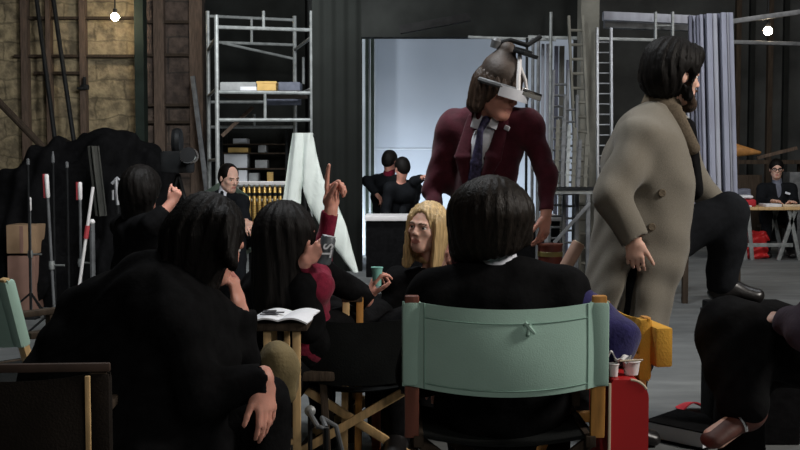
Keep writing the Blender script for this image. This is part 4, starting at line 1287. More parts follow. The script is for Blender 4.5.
bm = new_bm(); slab(bm, cs2, 0.002, 0.012); obj('bottom_cover', bm, M_BLACK2, t)
p = qf(697, 409, 0.03)
def redc(u, v):
    return (p.x - 0.07 + 0.14 * u, p.y + 0.03 + 0.12 * v, 0.006 + 0.05 * math.sin(math.pi * u) * (1 - 0.5 * v))
bm = new_bm(); sheet(bm, redc, 12, 6, 0.006)
tag(obj('red_scarf', bm, M_REDCLOTH, sm=60), 'small dark red cloth lying behind the black portfolio', 'cloth')

# ---------------------------------------------------------------- table with striped tin, tube, below the person's hand
YD = 5.0
t = thing('side_table', 'small dark table holding the striped tin behind the mint chair', 'table', (q(552, 0, YD).x, YD + 0.1, 0))
zt2 = q(550, 277, YD).z
xc = q(553, 0, YD).x
bm = new_bm(); box(bm, (xc, YD + 0.12, zt2 - 0.015), (0.34, 0.36, 0.03), None, 0.006); obj('table_top', bm, M_WOODDK, t)
for sx in (-1, 1):
    for sy in (-1, 1):
        bm = new_bm(); beam(bm, (xc + sx * 0.14, YD + 0.12 + sy * 0.15, 0), (xc + sx * 0.14, YD + 0.12 + sy * 0.15, zt2 - 0.03), 0.03, 0.03); obj('leg', bm, M_WOODDK, t)
c = q(550, 277, YD + 0.05); r = 0.056; h = q(550, 243, YD + 0.05).z - zt2
t = thing('striped_tin', 'dark red tin with an ochre band under the maroon-jacketed hand', 'tin', (c.x, c.y, zt2))
bm = new_bm(); lathe(bm, [(0.004, 0), (r, 0), (r, h * 0.93), (r * 0.9, h * 0.95), (0.004, h * 0.95)], (c.x, c.y, zt2), seg=28); obj('body', bm, M_TINRED, t)
bm = new_bm(); lathe(bm, [(r + 0.0005, h * 0.60), (r + 0.002, h * 0.61), (r + 0.002, h * 0.74), (r + 0.0005, h * 0.75)], (c.x, c.y, zt2), seg=28); obj('ochre_band', bm, M_TINYEL, t)
bm = new_bm(); lathe(bm, [(0.004, h * 0.95), (r + 0.003, h * 0.93), (r + 0.003, h * 0.985), (0.004, h)], (c.x, c.y, zt2), seg=28); obj('lid', bm, M_LID_SHADEPOST, t)
a, b = q(579, 243, 4.95), q(563, 272, 4.95); d = (b - a).normalized()
t = thing('cardboard_tube', 'pinkish cardboard tube leaning beside the striped tin', 'tube', (b.x, b.y, zt2))
b = a + d * ((zt2 + 0.02 - a.z) / d.z)
bm = new_bm(); tube(bm, [a, b], 0.030, 18); obj('tube_wall', bm, M_TUBE, t)
bm = new_bm(); tube(bm, [a - d * 0.004, a + d * 0.002], 0.024, 18); obj('end_cap', bm, M_CREAM, t)

# small chrome tripod feet and debris at the bottom
c = q(312, 418, 4.2)
t = thing('folding_trolley', 'bent grey metal trolley frame low beside the stool', 'trolley', (c.x, 4.2, 0))
bm = new_bm(); tube(bm, [q(308, 408, 4.2), q(311, 415, 4.15), q(318, 427, 4.1), q(326, 428, 4.1), q(322, 418, 4.2), q(336, 426, 4.25), (q(336, 426, 4.25).x + 0.05, 4.25, 0.02)], 0.010, 8); obj('frame', bm, M_GREYMETAL, t)
bm = new_bm(); lathe(bm, [(0.010, -0.01), (0.022, 0), (0.010, 0.01)], q(310, 411, 4.18), Matrix.Rotation(R(80), 3, 'X'), 14); obj('ring', bm, M_STEEL, t)
bm = new_bm(); tube(bm, [q(310, 413, 4.2), (q(310, 413, 4.2).x, 4.2, 0.01)], 0.009, 8); tube(bm, [q(326, 428, 4.1), (q(326, 428, 4.1).x, 4.1, 0.01)], 0.009, 8); obj('leg', bm, M_DKMETAL, t)
c = q(375, 412, 4.5)
bm = new_bm(); tube(bm, [q(376, 404, 4.75), (c.x, 4.75, 0.01)], [0.020, 0.020], 14)
tag(obj('orange_rod', bm, mat('orange_paint', (0.40, 0.10, 0.04), 0.6)), 'short orange-red rod behind the crossed beech legs', 'rod')

# ---------------------------------------------------------------- ladders, boards, pipes at right
def ladder(label, p_top, p_bot_x, Y, w, m, rung=0.25, lean=0.5, r=0.016, group='ladders at the right', nm='ladder', ztop=None):
    tp = q(p_top[0], p_top[1], Y)
    if ztop: tp.z = ztop
    bt = q(p_bot_x, 200, Y - lean); bt.z = 0.02
    t = thing(nm, label, 'ladder', (bt.x, bt.y, 0), group)
    d = bt - tp; L = d.length; d.normalize()
    x = V((1, 0, 0))
    for g in (-1, 1):
        bm = new_bm(); beam(bm, tp + x * g * w / 2, bt + x * g * w / 2, 0.026, 0.06, 0.003, up=(0, 1, 0)); obj('side_rail', bm, m, t)
    k = int(L / rung)
    for i in range(k):
        p = tp + d * (0.16 + i * rung)
        if p.z < 0.1: break
        bm = new_bm(); tube(bm, [p - x * w / 2, p + x * w / 2], r, 8); obj('rung', bm, m, t)
ladder('tall aluminium ladder leaning on the grey column', (604, 28), 606, 12.3, 0.155, M_ALU, 0.115, 0.3, 0.008)
ladder('narrow dull ladder leaning left of the grey column', (575.5, 16), 588, 12.2, 0.15, M_COLUMN, 0.16, 0.3, 0.016)
ladder('short dark ladder leaning among the boards left of the column', (561, 70), 556, 12.1, 0.16, M_GREYMETAL, 0.12, 0.2, 0.013)
ladder('dark ladder leaning before the right pipes', (571, 95), 569, 11.9, 0.13, M_GREYMETAL, 0.13, 0.2, 0.012)
ladder('small pale step ladder over the overcoat person', (664, 12), 664, 13.0, 0.2, M_STEEL, 0.30, 0.05, 0.012)
def board(label, px0, px1, py_top, Y, m, dep=0.04, lean=0.0, group='upright boards', zb=0.0):
    a, b = q(px0, 100, Y), q(px1, 100, Y); zt = q(400, py_top, Y).z
    bm = new_bm()
    beam(bm, ((a.x + b.x) / 2, Y - lean, zb), ((a.x + b.x) / 2, Y, zt), b.x - a.x, dep, 0.004)
    return tag(obj('upright_board', bm, m), label, 'board', group)
board('pale upright board nearest the backdrop', 541, 544, 44, 13.3, M_LILAC2)
board('wide pale upright board right of the backdrop', 546, 552, 44, 13.4, M_LILAC2)
board('slate upright board right of the wide pale one', 554, 558, 46, 13.5, M_LILAC3)
board('dull upright board behind the short dark ladder', 559, 564, 46, 13.6, M_COLUMN)
board('dark upright board between the dull ladders', 566, 569, 60, 13.5, M_LILAC3)
for lab, px, y0, m, r in (('thin dark pipe against the right of the backdrop', 527, 38, M_DKMETAL, 0.016), ('second thin dark pipe against the right of the backdrop', 533, 38, M_GREYMETAL, 0.018),
                          ('thin pipe just left of the pale boards', 538.5, 38, M_GREYMETAL, 0.02), ('tall thin pale pipe rising past the pale boards', 551, 12, M_STEEL, 0.018)):
    p = q(px, y0, 12.75 if px < 540 else 12.7)
    bm = new_bm(); tube(bm, [(p.x, p.y, 0), p], r, 8); tag(obj('upright_pipe', bm, m), lab, 'pipe', 'upright pipes')
# stack of tall boards behind the overcoat person
ZBB = q(700, 208, 10.2).z
t = thing('timber_bench', 'low bench carrying the stack of tall boards behind the overcoat person', 'bench', (q(705, 0, 10.2).x, 10.2, 0))
xa, xb = q(676, 0, 10.2).x, q(736, 0, 10.2).x
bm = new_bm(); box(bm, ((xa + xb) / 2, 10.2, ZBB - 0.032), (xb - xa, 0.7, 0.06), None, 0.005); obj('bench_top', bm, M_TIMBER, t)
for x_ in (xa + 0.04, xb - 0.04):
    for y_ in (9.9, 10.5):
        bm = new_bm(); beam(bm, (x_, y_, 0), (x_, y_, ZBB - 0.062), 0.05, 0.05); obj('leg', bm, M_WOODDK, t)
spec = [(684, 686, M_LILAC2, 40), (687, 690, M_LILAC3, 16), (690.5, 694, M_LILAC, 16), (694.5, 697, M_LILAC3, 16), (697.5, 701, M_LILAC, 15), (701.5, 704, M_LILAC3, 15),
        (704.5, 710, M_LILAC, 14), (710.5, 715, M_LILAC2, 14), (715.3, 718.5, M_LILAC3, 14), (719, 724, M_LILAC, 13), (724.5, 726.2, M_LILAC2, 13), (726.5, 731, M_LILAC, 13)]
words = ['first', 'second', 'third', 'fourth', 'fifth', 'sixth', 'seventh', 'eighth', 'ninth', 'tenth', 'eleventh', 'twelfth']
tone = {id(M_LILAC): 'lilac-grey', id(M_LILAC2): 'pale', id(M_LILAC3): 'slate'}
for i, (x0, x1, m, yt) in enumerate(spec):
    board('%s upright board, %s from the left in the stack behind the overcoat person' % (tone[id(m)], words[i]), x0, x1, yt, 10.3 + 0.05 * (i % 3), m, 0.05, 0.25, 'tall boards behind the overcoat person', zb=ZBB)
# metal stillage with rails and brace under the ladders
t = thing('metal_rack', 'low grey metal rack with a slanting brace left of the overcoat', 'rack', (q(560, 0, 11.0).x, 11.0, 0))
x0, x1 = q(548, 0, 11.0).x, q(640, 0, 11.0).x
z1 = q(570, 194, 11.0).z
for x in (x0, q(590, 0, 11).x, x1):
    bm = new_bm(); beam(bm, (x, 11.0, 0), (x, 11.0, z1), 0.04, 0.04); obj('leg', bm, M_GREYMETAL, t)
    bm = new_bm(); beam(bm, (x, 11.7, 0), (x, 11.7, z1), 0.04, 0.04); obj('leg', bm, M_GREYMETAL, t)
for y in (11.0, 11.7):
    bm = new_bm(); beam(bm, (x0, y, z1 + 0.02), (x1, y, z1 + 0.02), 0.04, 0.04, up=(0, 1, 0)); obj('top_rail', bm, M_STEEL, t)
bm = new_bm(); box(bm, ((x0 + x1) / 2, 11.35, z1 + 0.05), (x1 - x0, 0.8, 0.02)); obj('rack_deck', bm, M_DKMETAL, t)
bm = new_bm(); beam(bm, q(554, 243, 10.95), q(590, 203, 10.95), 0.035, 0.02, up=(0, 1, 0)); obj('brace', bm, M_GREYMETAL, t)
# pipes stacked on that rack (dense uprights)
k = 0
for lab, px, top, m in (('dull short strut on the low rack, leftmost', 556, 120, M_COLUMN), ('grey short strut on the low rack, second from left', 562, 118, M_GREYMETAL), ('pale short strut on the low rack, third from left', 567, 125, M_STEEL),
                        ('dull short strut on the low rack, fourth from left', 573, 128, M_COLUMN), ('grey short strut on the low rack, fifth from left', 578, 140, M_GREYMETAL), ('dull short strut on the low rack, nearest the overcoat', 585, 135, M_COLUMN)):
    a = q(px, 190, 11.3); b = q(px + 2, top, 11.5); a.z = z1 + 0.06
    bm = new_bm(); beam(bm, a, b, 0.035, 0.03)
    for s_ in range(4):
        z = a.lerp(b, 0.2 + 0.2 * s_); box(bm, z, (0.05, 0.045, 0.02))
    tag(obj('short_strut', bm, m), lab, 'strut', 'struts on the low rack')

# ---------------------------------------------------------------- trestle table at right
YQ = 14.4
zt3 = q(770, 207, YQ).z
x0, x1 = q(722, 0, YQ).x, q(830, 0, YQ).x
t = thing('trestle_table', 'long trestle table at the far right with clutter on top', 'table', ((x0 + x1) / 2, YQ + 0.35, 0))
bm = new_bm(); box(bm, ((x0 + x1) / 2, YQ + 0.35, zt3 - 0.02), (x1 - x0, 0.8, 0.04), None, 0.006); obj('table_top', bm, M_WOODPALE, t)
for xx, px in ((q(748, 0, YQ).x, 748), (q(796, 0, YQ).x, 796)):
    for y in (YQ + 0.02, YQ + 0.68):
        bm = new_bm(); beam(bm, (xx, YQ + 0.35, zt3 - 0.06), (xx, y, 0), 0.05, 0.04) if False else beam(bm, (xx - 0.03, y, zt3 - 0.04), (xx + (0.03 if px < 770 else 0.12), y, 0), 0.05, 0.035); obj('leg', bm, M_STEEL, t)
        bm = new_bm(); beam(bm, (xx + 0.05, y, zt3 - 0.04), (xx + (0.12 if px < 770 else -0.16), y, 0), 0.05, 0.035); obj('leg', bm, M_STEEL, t)
bm = new_bm(); beam(bm, (q(748, 0, YQ).x, YQ + 0.02, 0.2), (q(798, 0, YQ).x, YQ + 0.02, 0.2), 0.05, 0.03, up=(0, 1, 0)); obj('stretcher', bm, M_STEEL, t)
def heap(name, label, cat, m, p0, p1, Y, dep, z0, amp=0.01, seed=1):
    a, b = q(p0[0], p0[1], Y), q(p1[0], p1[1], Y)
    h = a.z - z0
    o = link_solid(name, solid([rbox(((a.x + b.x) / 2, Y + dep / 2, z0 + h / 2), ((b.x - a.x) / 2, dep / 2, h / 2), None, min(0.03, h * 0.45), 0.01)], 0.012, folds(amp, 40, seed)), m, None, V(((a.x + b.x) / 2, Y + dep / 2, z0)))
    return tag(o, label, cat)
heap('folded_cloth', 'folded red cloth on the trestle table end', 'cloth', M_REDCLOTH, (724, 199.5), (757, 206), YQ + 0.05, 0.4, zt3, 0.006)
heap('folded_sheet', 'white folded sheet on top of the red cloth', 'cloth', M_PAPER, (728, 195.5), (754, 199.5), YQ + 0.08, 0.3, zt3 + 0.105, 0.005, 2)
heap('dark_bundle', 'dark bundle behind the white sheet on the trestle table', 'bundle', M_SLATE, (724, 189), (752, 199), YQ + 0.45, 0.25, zt3, 0.01, 3)
crate('white_papers', 'loose white papers on the trestle table before the person in glasses', 'papers', M_PAPER, (766, 204), (782, 206.5), YQ + 0.0, 0.3, z0=zt3)
crate('white_papers', 'white papers at the table end by the red cloth', 'papers', M_PAPER, (738, 205.5), (752, 206.8), YQ - 0.04, 0.2, z0=zt3)
crate('pale_ruler', 'long pale strip of wood lying along the trestle table', 'strip', M_CREAM, (783, 204.5), (822, 206.8), YQ + 0.03, 0.1, z0=zt3)
heap('red_bag', 'bright red bag on the floor under the trestle table', 'bag', M_REDCASE, (749, 233), (768, 262), YQ + 0.2, 0.3, 0.0, 0.03, 5)
# shelf with boat-like wooden model behind
t = thing('wall_shelf', 'dark timber shelf behind the person in glasses', 'shelf', (q(765, 0, 16.4).x, 16.4, 0))
z5 = q(765, 160, 16.4).z
xa, xb = q(728, 0, 16.4).x, q(815, 0, 16.4).x
bm = new_bm(); box(bm, ((xa + xb) / 2, 16.6, z5 - 0.03), (xb - xa, 0.5, 0.06)); obj('shelf_board', bm, M_WOODDK, t)
for x in (xa + 0.1, xb - 0.1):
    bm = new_bm(); beam(bm, (x, 16.6, 0), (x, 16.6, z5 - 0.06), 0.07, 0.07); obj('leg', bm, M_WOODDK, t)
p = q(743, 152, 16.3)
prs = [ecap(q(733, 150, 16.4), q(758, 152.5, 16.4), (0.11, 0.07), (0.03, 0.05), V((0, 0, 1)), k=0.02)]
o = link_solid('carved_wood', solid(prs, 0.012), mat('orange_wood', (0.42, 0.20, 0.06), 0.5), None, V((p.x, 16.4, z5)))
tag(o, 'orange-brown carved wooden shape on the dark shelf', 'carving')
a, b = q(757, 154, 16.45), q(797, 148, 16.45)
bm = new_bm(); beam(bm, V((a.x, 16.45, z5 + 0.03)), b, 0.05, 0.04, up=(0, 1, 0))
tag(obj('wood_offcut', bm, M_TIMBER), 'brown timber offcut propped on the dark shelf', 'timber')
# dark crates filling behind the table
crate('dark_crate', 'dark crate behind the red cloth on the trestle table', 'crate', M_WOODDK, (733, 175), (762, 200), 15.9, 0.4, z0=0)
crate('dark_crate', 'dark crate at the right edge behind the person in glasses', 'crate', M_GREYMETAL, (790, 172), (815, 200), 16.0, 0.3, z0=0)

# ================================================================ PEOPLE
def hide_hand(J, g):
    pass

# ---- A: long dark hair, black coat, left foreground, leaning to the right, chin on hand
Y0 = 3.12
J = seated(q(135, 400, 3.05), 62, knee=0.44, spread=0.17)
J.update(che=q(150, 312, 3.12), sL=q(118, 318, 3.34), sR=q(176, 322, 2.95), nk=q(186, 285, 3.13),
         eR=q(200, 398, 2.88), wR=q(264, 379, 2.90), eL=q(240, 392, 3.25), wL=q(240, 312, 3.22))
J['kR'] = q(262, 402, 3.05); J['kL'] = q(262, 404, 3.35)
J['aR'] = V((J['kR'].x + 0.02, J['kR'].y, 0.09)); J['aL'] = V((J['kL'].x, J['kL'].y + 0.05, 0.09))
J = fill(J)
for g in 'LR':
    J['t' + g] = J['a' + g] + V((0.13, 0.05, -0.045))
hc, hM = q(209, 241, 3.17), HM(42, -20, 4)
hands = dict(R=dict(d=q(268, 432, 2.88) - q(263, 378, 2.90), n=V((-0.9, 0.7, 0)), side=V((-1, -0.5, 0)), curls=[(8, 14, 10), (10, 16, 10), (13, 18, 12), (16, 20, 12)], s=0.94, thumb=(0.4, 0.95, 0.25), tc=6, spread=0.0),
             L=dict(d=V((-0.20, 0.0, 1)), n=V((-0.9, 0.1, 0.1)), side=V((0, 1, 0)), curls=[(28, 42, 25)] * 4, s=1.08))
A = make_person('seated person with long dark hair and black coat at left, chin resting on one hand', J, hc, hM, M_SKINR, hands, 0.006)
jk = jacket(A, J, M_BLACK, 'coat', 0.045, hem=0.12, h=0.010, neck=0.07, hn=hc, cuff=0.01, sleeve_o=0.022, fold=0.008,
            extra=[ecap(q(110, 330, 3.15), q(75, 420, 3.10), (0.17, 0.14), (0.20, 0.2), V((1, 0, 0)), k=0.08), ecap(q(180, 330, 3.1), q(180, 430, 3.05), (0.16, 0.13), (0.18, 0.18), V((1, 0, 0)), k=0.08),
                   cap(q(240, 345, 3.22), q(245, 430, 3.25), 0.045, 0.075, k=0.03)])
trousers(A, J, M_BLACK2, 0.022)
shoes(A, J)
P, L = hair_cap(hc, hM, 1.0, 0.013, extra=[])
P = [p for p in P if p['op'] == 'u']
P += [ecap(q(200, 240, 3.12), q(193, 282, 3.10), (0.098, 0.09), (0.075, 0.065), V((1, 0.3, 0)), k=0.04),
      ecap(q(222, 228, 3.08), q(230, 260, 3.04), (0.050, 0.06), (0.018, 0.03), V((1, 0.3, 0)), k=0.03),
      ecap(q(176, 240, 3.12), q(168, 280, 3.10), (0.04, 0.05), (0.03, 0.04), V((1, 0.3, 0)), k=0.04),
      ell(L(0.0, 0.135, -0.05), (0.09, 0.075, 0.10), hM, k=0.015, op='s')]
link_solid('hair', solid(P, 0.007, strands(hc, hM, 0.005, 20, 5)), M_HAIRBK, A)

# olive bag
p = q(277, 374, 3.30)
prs = [ell(q(278, 366, 3.28), (0.060, 0.075, 0.075), None, k=0.02), rbox(q(277, 384, 3.3), (0.062, 0.075, 0.055), None, 0.03, 0.03)]
o = link_solid('canvas_bag', solid(prs, 0.007, folds(0.005, 45, 2)), M_OLIVE, None, V((p.x, p.y, q(277, 398, 3.3).z)))
tag(o, 'rounded olive canvas bundle on the knee beside the hanging hand', 'bag')

# ---- B: black haired, red jumper, pointing up
YB_ = 4.55
J = seated(V((q(292, 0, 4.62).x, 4.62, 0.53)), 30, knee=0.42)
J.update(che=q(290, 292, 4.62), sL=q(262, 288, 4.66), sR=q(316, 286, 4.52), nk=q(290, 268, 4.62),
         eR=q(322, 238, 4.66), wR=q(328, 205, 4.72), eL=q(255, 335, 4.8), wL=q(285, 345, 4.95))
J = fill(J)
J['eR'] = q(319, 262, 4.66)
J['wR'] = q(331, 210, 4.64)
J['eL'] = q(290, 318, 4.70); J['wL'] = q(306, 260, 4.45)
hc, hM = q(287, 236, 4.58), HM(40, 2, 0)
hands = dict(R=dict(d=V((0.06, 0.0, 1)), n=V((0.75, -0.6, 0)), side=V((-0.6, -0.8, 0)), curls=[(4, 6, 4), (62, 75, 40), (68, 80, 40), (72, 80, 40)], s=1.12, thumb=(0.35, 0.6, 0.6), tc=30),
             L=dict(d=V((0.75, -0.1, 0.6)), n=V((0.3, 1, 0)), side=V((-0.5, 0, 1)), curls=GRIP, s=0.9))
B = make_person('seated person with long black hair and red jumper, pointing one finger up', J, hc, hM, M_SKINR, hands, 0.006)
jacket(B, J, M_RED, 'red_jumper', 0.022, hem=0.02, h=0.009, neck=0.062, hn=hc, cuff=0.02, sleeve_o=0.009, fold=0.006)
s_ = J['s']
P = [cap(J['sR'] + V((-0.05, -0.02, 0)), J['sR'] + V((-0.04, -0.02, -0.16)), 0.080, 0.080, k=0.04),
     ecap(J['pel'] + V((-0.06, -0.03, -0.12)), J['che'] + V((-0.06, -0.02, -0.02)), (0.16, 0.16), (0.135, 0.135), s_, k=0.04),
     cap(J['sL'], J['che'] + V((-0.03, 0, 0.03)), 0.088, 0.08, k=0.05),
     ecap(q(262, 300, 4.6), q(258, 345, 4.6), (0.08, 0.10), (0.09, 0.12), s_, k=0.05)]
link_solid('black_shawl', solid(P, 0.010, folds(0.007, 30, 5)), M_BLACK, B)
trousers(B, J, M_BLACK2, 0.025); shoes(B, J)
P, L = hair_cap(hc, hM, 1.0, 0.026)
P = [p for p in P if p['op'] == 'u']
P += [ecap(q(286, 230, 4.52), q(277, 300, 4.49), (0.125, 0.10), (0.10, 0.06), V((1, 0, 0)), k=0.04),
      ecap(q(272, 240, 4.50), q(266, 306, 4.49), (0.07, 0.07), (0.045, 0.04), V((1, 0, 0)), k=0.04),
      ell(L(0.0, 0.145, -0.04), (0.07, 0.07, 0.10), hM, k=0.015, op='s')]
link_solid('hair', solid(P, 0.008, strands(hc, hM, 0.005, 20, 4)), M_HAIRBK, B)

# ---- C: black sleeve with teal cup, behind B
J = seated(V((q(318, 0, 5.0).x, 5.0, 0.52)), 70, knee=0.42)
J.update(che=q(300, 298, 5.0), sL=q(292, 282, 5.2), sR=q(305, 276, 4.84), nk=q(296, 262, 5.02), eR=q(318, 272, 4.62), wR=q(368, 299, 4.72), eL=q(330, 300, 5.2), wL=q(345, 320, 5.25))
J = fill(J)
hc, hM = q(291, 240, 5.05), HM(70, -5, 0)
hands = dict(R=dict(d=V((0.30, -0.05, 0.9)), n=V((0.9, 0.2, -0.2)), side=V((0.1, -1, 0)), curls=[(20, 50, 30), (30, 58, 30), (40, 60, 30), (48, 60, 30)], s=0.98, thumb=(0.5, 0.8, 0.5), tc=14))
C = make_person('person in black jacket mostly hidden behind the pointing one, holding a teal cup', J, hc, hM, M_SKINR, hands, 0.007)
jacket(C, J, M_BLACK, 'jacket', 0.024, hem=0.05, h=0.010, hn=hc, cuff=0.02, sleeve_o=0.028, fold=0.008)
trousers(C, J, M_BLACK2, 0.022); shoes(C, J)
P, L = hair_cap(hc, hM, 0.92, 0.008); link_solid('hair', solid(P, 0.009), M_HAIRBK, C)
c = q(377, 281, 4.70)
t = thing('paper_cup', 'teal cup held up in a hand left of the blonde person', 'cup', tuple(c))
bm = new_bm(); lathe(bm, [(0.004, 0.0), (0.018, 0.0), (0.024, 0.078), (0.021, 0.078), (0.016, 0.006), (0.004, 0.006)], c - V((0, 0, 0.02)), seg=22); obj('cup_wall', bm, M_TEAL, t, sm=50)
bm = new_bm(); tube(bm, [c + V((0.024 * math.cos(2 * math.pi * k / 20), 0.024 * math.sin(2 * math.pi * k / 20), 0.058)) for k in range(21)], 0.003, 6); obj('rim', bm, M_TEAL, t)

# grey can with lettering, held at the chin of B
c = q(326, 250, 4.46)
t = thing('drink_can', 'dark grey tin lettered ST held near the red collar', 'can', tuple(c - V((0, 0, 0.06))))
rotc = HM(0, 0, 12)
bm = new_bm(); lathe(bm, [(0.004, -0.058), (0.026, -0.058), (0.031, -0.05), (0.031, 0.048), (0.026, 0.056), (0.004, 0.054)], c, rotc, 28); obj('body', bm, M_GREYCAN, t)
bm = new_bm(); lathe(bm, [(0.027, 0.053), (0.028, 0.058), (0.026, 0.060)], c, rotc, 28); obj('rim', bm, M_ALU, t)
def letters(txt, name, m, parent, origin, xax, yax, size, depth=0.002):
    cu = bpy.data.curves.new(name, 'FONT'); cu.body = txt; cu.size = size; cu.extrude = depth; cu.align_x = 'CENTER'; cu.align_y = 'CENTER'; cu.offset = 0.001
    o = bpy.data.objects.new('tmp', cu); COL.objects.link(o)
    dg = bpy.context.evaluated_depsgraph_get(); dg.update()
    me = bpy.data.meshes.new_from_object(o.evaluated_get(dg))
    bpy.data.objects.remove(o)
    x, y = V(xax).normalized(), V(yax).normalized(); z = x.cross(y)
    M = Matrix((x, y, z)).transposed().to_4x4(); M.translation = V(origin) - world_of(parent)
    me.transform(M); me.materials.append(m)
    o2 = bpy.data.objects.new(name, me); COL.objects.link(o2); o2.parent = parent
    return o2
letters('ST', 'lettering', M_PAPER, t, c + V((0.006, -0.0315, 0.0)), rotc @ V((0, 0, -1)), V((1, 0, 0)), 0.055)

# ---- D: sitter in the mint chair, black bob, blue sleeves, black waistcoat
J = seated(V((q(505, 0, 3.40).x, 3.42, 0.555)), 8, knee=0.43, spread=0.15)
J.update(che=q(497, 308, 3.46), sL=q(438, 300, 3.44), sR=q(556, 296, 3.44), nk=q(496, 272, 3.46),
         eL=q(420, 372, 3.52), wL=q(432, 380, 3.78), eR=q(612, 340, 3.42), wR=q(606, 352, 3.68))
J = fill(J)
hc, hM = q(491, 226, 3.46), HM(14, -4, 4)
D = make_person("person with black bobbed hair seen from behind in the mint director's chair", J, hc, hM, M_SKINR, None, 0.006)
jacket(D, J, M_BLUE, 'blue_jumper', 0.022, hem=0.03, h=0.009, neck=0.064, hn=hc, cuff=0.02, sleeve_o=0.026, fold=0.008,
       extra=[cap(J['sR'], J['eR'], 0.080, 0.075, k=0.03), cap(J['eR'], J['wR'], 0.072, 0.06, k=0.03)])
P = body_prims(J, 0.030)
P.append(ecap(J['pel'] + V((0, 0, -0.03)), J['che'], (0.215, 0.175), (0.185, 0.15), J['s'], k=0.04))
P += [cap(J['sL'] , J['che'] + V((0, 0, 0.05)), 0.088, 0.096, k=0.05), cap(J['sR'] + V((0.01, 0, 0)), J['che'] + V((0, 0, 0.05)), 0.095, 0.096, k=0.05),
      cap(J['sL'], J['eL'], 0.088, 0.075, k=0.04), cap(J['eL'], J['wL'], 0.072, 0.05, k=0.04), cap(J['nk'], hc, 0.066, 0.07, k=0.01, op='s')]  # left sleeve of the blue jumper covered in black for its shade
link_solid('black_shawl', solid(P, 0.010, folds(0.006, 28, 6)), M_BLACK, D)
bm = new_bm(); n0_, ax_ = J['nk'], (hc - J['nk']).normalized()
prs = [cap(n0_ + ax_ * 0.008, n0_ + ax_ * 0.046, 0.078, 0.070, k=0.01)]
bm.free()
link_solid('white_collar', solid(prs, 0.006), M_SHIRT, D)
trousers(D, J, M_BLACK2, 0.022); shoes(D, J)
P, L = hair_cap(hc, hM, 1.0, 0.030)
P = [p for p in P if p['op'] == 'u']
P += [ecap(q(491, 215, 3.42), q(489, 238, 3.42), (0.124, 0.110), (0.098, 0.08), V((1, 0, 0)), k=0.04),
      ecap(q(515, 215, 3.44), q(523, 234, 3.45), (0.06, 0.08), (0.030, 0.04), V((1, 0, 0)), k=0.03),
      ecap(q(467, 215, 3.44), q(463, 248, 3.45), (0.06, 0.08), (0.045, 0.05), V((1, 0, 0)), k=0.03),
      ell(L(0.0, 0.150, -0.04), (0.075, 0.07, 0.11), hM, k=0.015, op='s'),
      rbox(q(491, 258, 3.44) + V((0, 0, -0.10)), (0.3, 0.3, 0.10), HM(0, 0, -10), 0.01, 0.012, 's')]
link_solid('hair', solid(P, 0.007, strands(hc, hM, 0.0035, 26, 4)), M_HAIRDK, D)

# ---- E: blonde person facing the camera
YE = 4.9
J = seated(V((q(440, 0, 5.0).x, 5.05, 0.52)), 185, knee=0.40)
J.update(che=q(436, 296, 4.98), sR=q(398, 284, 4.96), sL=q(474, 284, 4.99), nk=q(435, 266, 4.97), eR=q(390, 340, 4.9), wR=q(420, 352, 4.72), eL=q(480, 340, 4.92), wL=q(450, 352, 4.74))
J = fill(J)
hc, hM = q(427, 228, YE), HM(213, 3, -6)
E = make_person('seated blonde person in black facing the camera beneath the maroon jacket', J, hc, hM, M_SKIN, None, 0.005, hs=0.90, fem=True)
jacket(E, J, M_BLACK, 'black_jumper', 0.022, hem=0.03, h=0.010, neck=0.056, hn=hc, fold=0.006)
trousers(E, J, M_BLACK2, 0.02); shoes(E, J)
P, L = hair_cap(hc, hM, 0.92, 0.008)
P = [p for p in P if p['op'] == 'u']
P += [ecap(L(0.070, 0.010, 0.03), L(0.070, 0.030, -0.17), (0.016, 0.05), (0.014, 0.035), hM.col[0], k=0.02),
      ecap(L(-0.078, 0.00, 0.02), L(-0.085, 0.02, -0.165), (0.022, 0.05), (0.022, 0.035), hM.col[0], k=0.02),
      ecap(L(0, -0.05, 0.0), L(0, -0.05, -0.15), (0.075, 0.045), (0.060, 0.03), hM.col[0], k=0.03),
      ell(L(0.0, 0.120, -0.045), (0.060, 0.080, 0.132), hM, k=0.010, op='s'), ell(L(0, 0.125, 0.030), (0.046, 0.055, 0.058), hM, k=0.010, op='s'), cap(L(0, 0.02, -0.10), L(0, 0.10, -0.30), 0.05, 0.055, k=0.015, op='s')]
link_solid('hair', solid(P, 0.006, strands(hc, hM, 0.004, 24, 4)), M_HAIRBL, E)

# ---- F: maroon jacket, headset, leaning with one hand on the tin
YF_ = 5.25
J = dict(pel=q(478, 236, 5.45), che=q(490, 150, 5.32), sR=q(452, 126, 5.42), sL=q(529, 126, 5.20), nk=q(493, 118, 5.28),
         eR=q(432, 190, 5.45), wR=q(440, 238, 5.30), eL=q(547, 176, 5.14), wL=q(546, 215, 5.08))
J['kL'], J['kR'] = q(500, 330, 5.42), q(462, 330, 5.5)
J['aL'], J['aR'] = V((q(500, 0, 5.5).x, 5.5, 0.085)), V((q(455, 0, 5.55).x, 5.55, 0.085))
J = fill(J)
J['tL'], J['tR'] = J['aL'] + V((0.05, -0.15, -0.045)), J['aR'] + V((-0.02, -0.15, -0.045))
hc, hM = q(498, 92, 5.20), HM(136, -16, -8)
hands = dict(L=dict(d=V((-0.10, -0.15, -1)), n=V((-0.7, 0.7, 0)), side=V((-0.8, -0.6, 0)), curls=[(18, 30, 18), (22, 34, 18), (26, 34, 20), (30, 36, 20)], s=0.95, thumb=(0.6, 0.8, 0.2), tc=10))
Fp = make_person('standing person in maroon jacket, white shirt and dark tie, wearing a visor headset', J, hc, hM, M_SKINR, hands, 0.006, hs=1.03)
up = (J['che'] - J['pel']).normalized(); sd = J['s']; fw = up.cross(sd) * -1 if (up.cross(sd)).y > 0 else up.cross(sd)
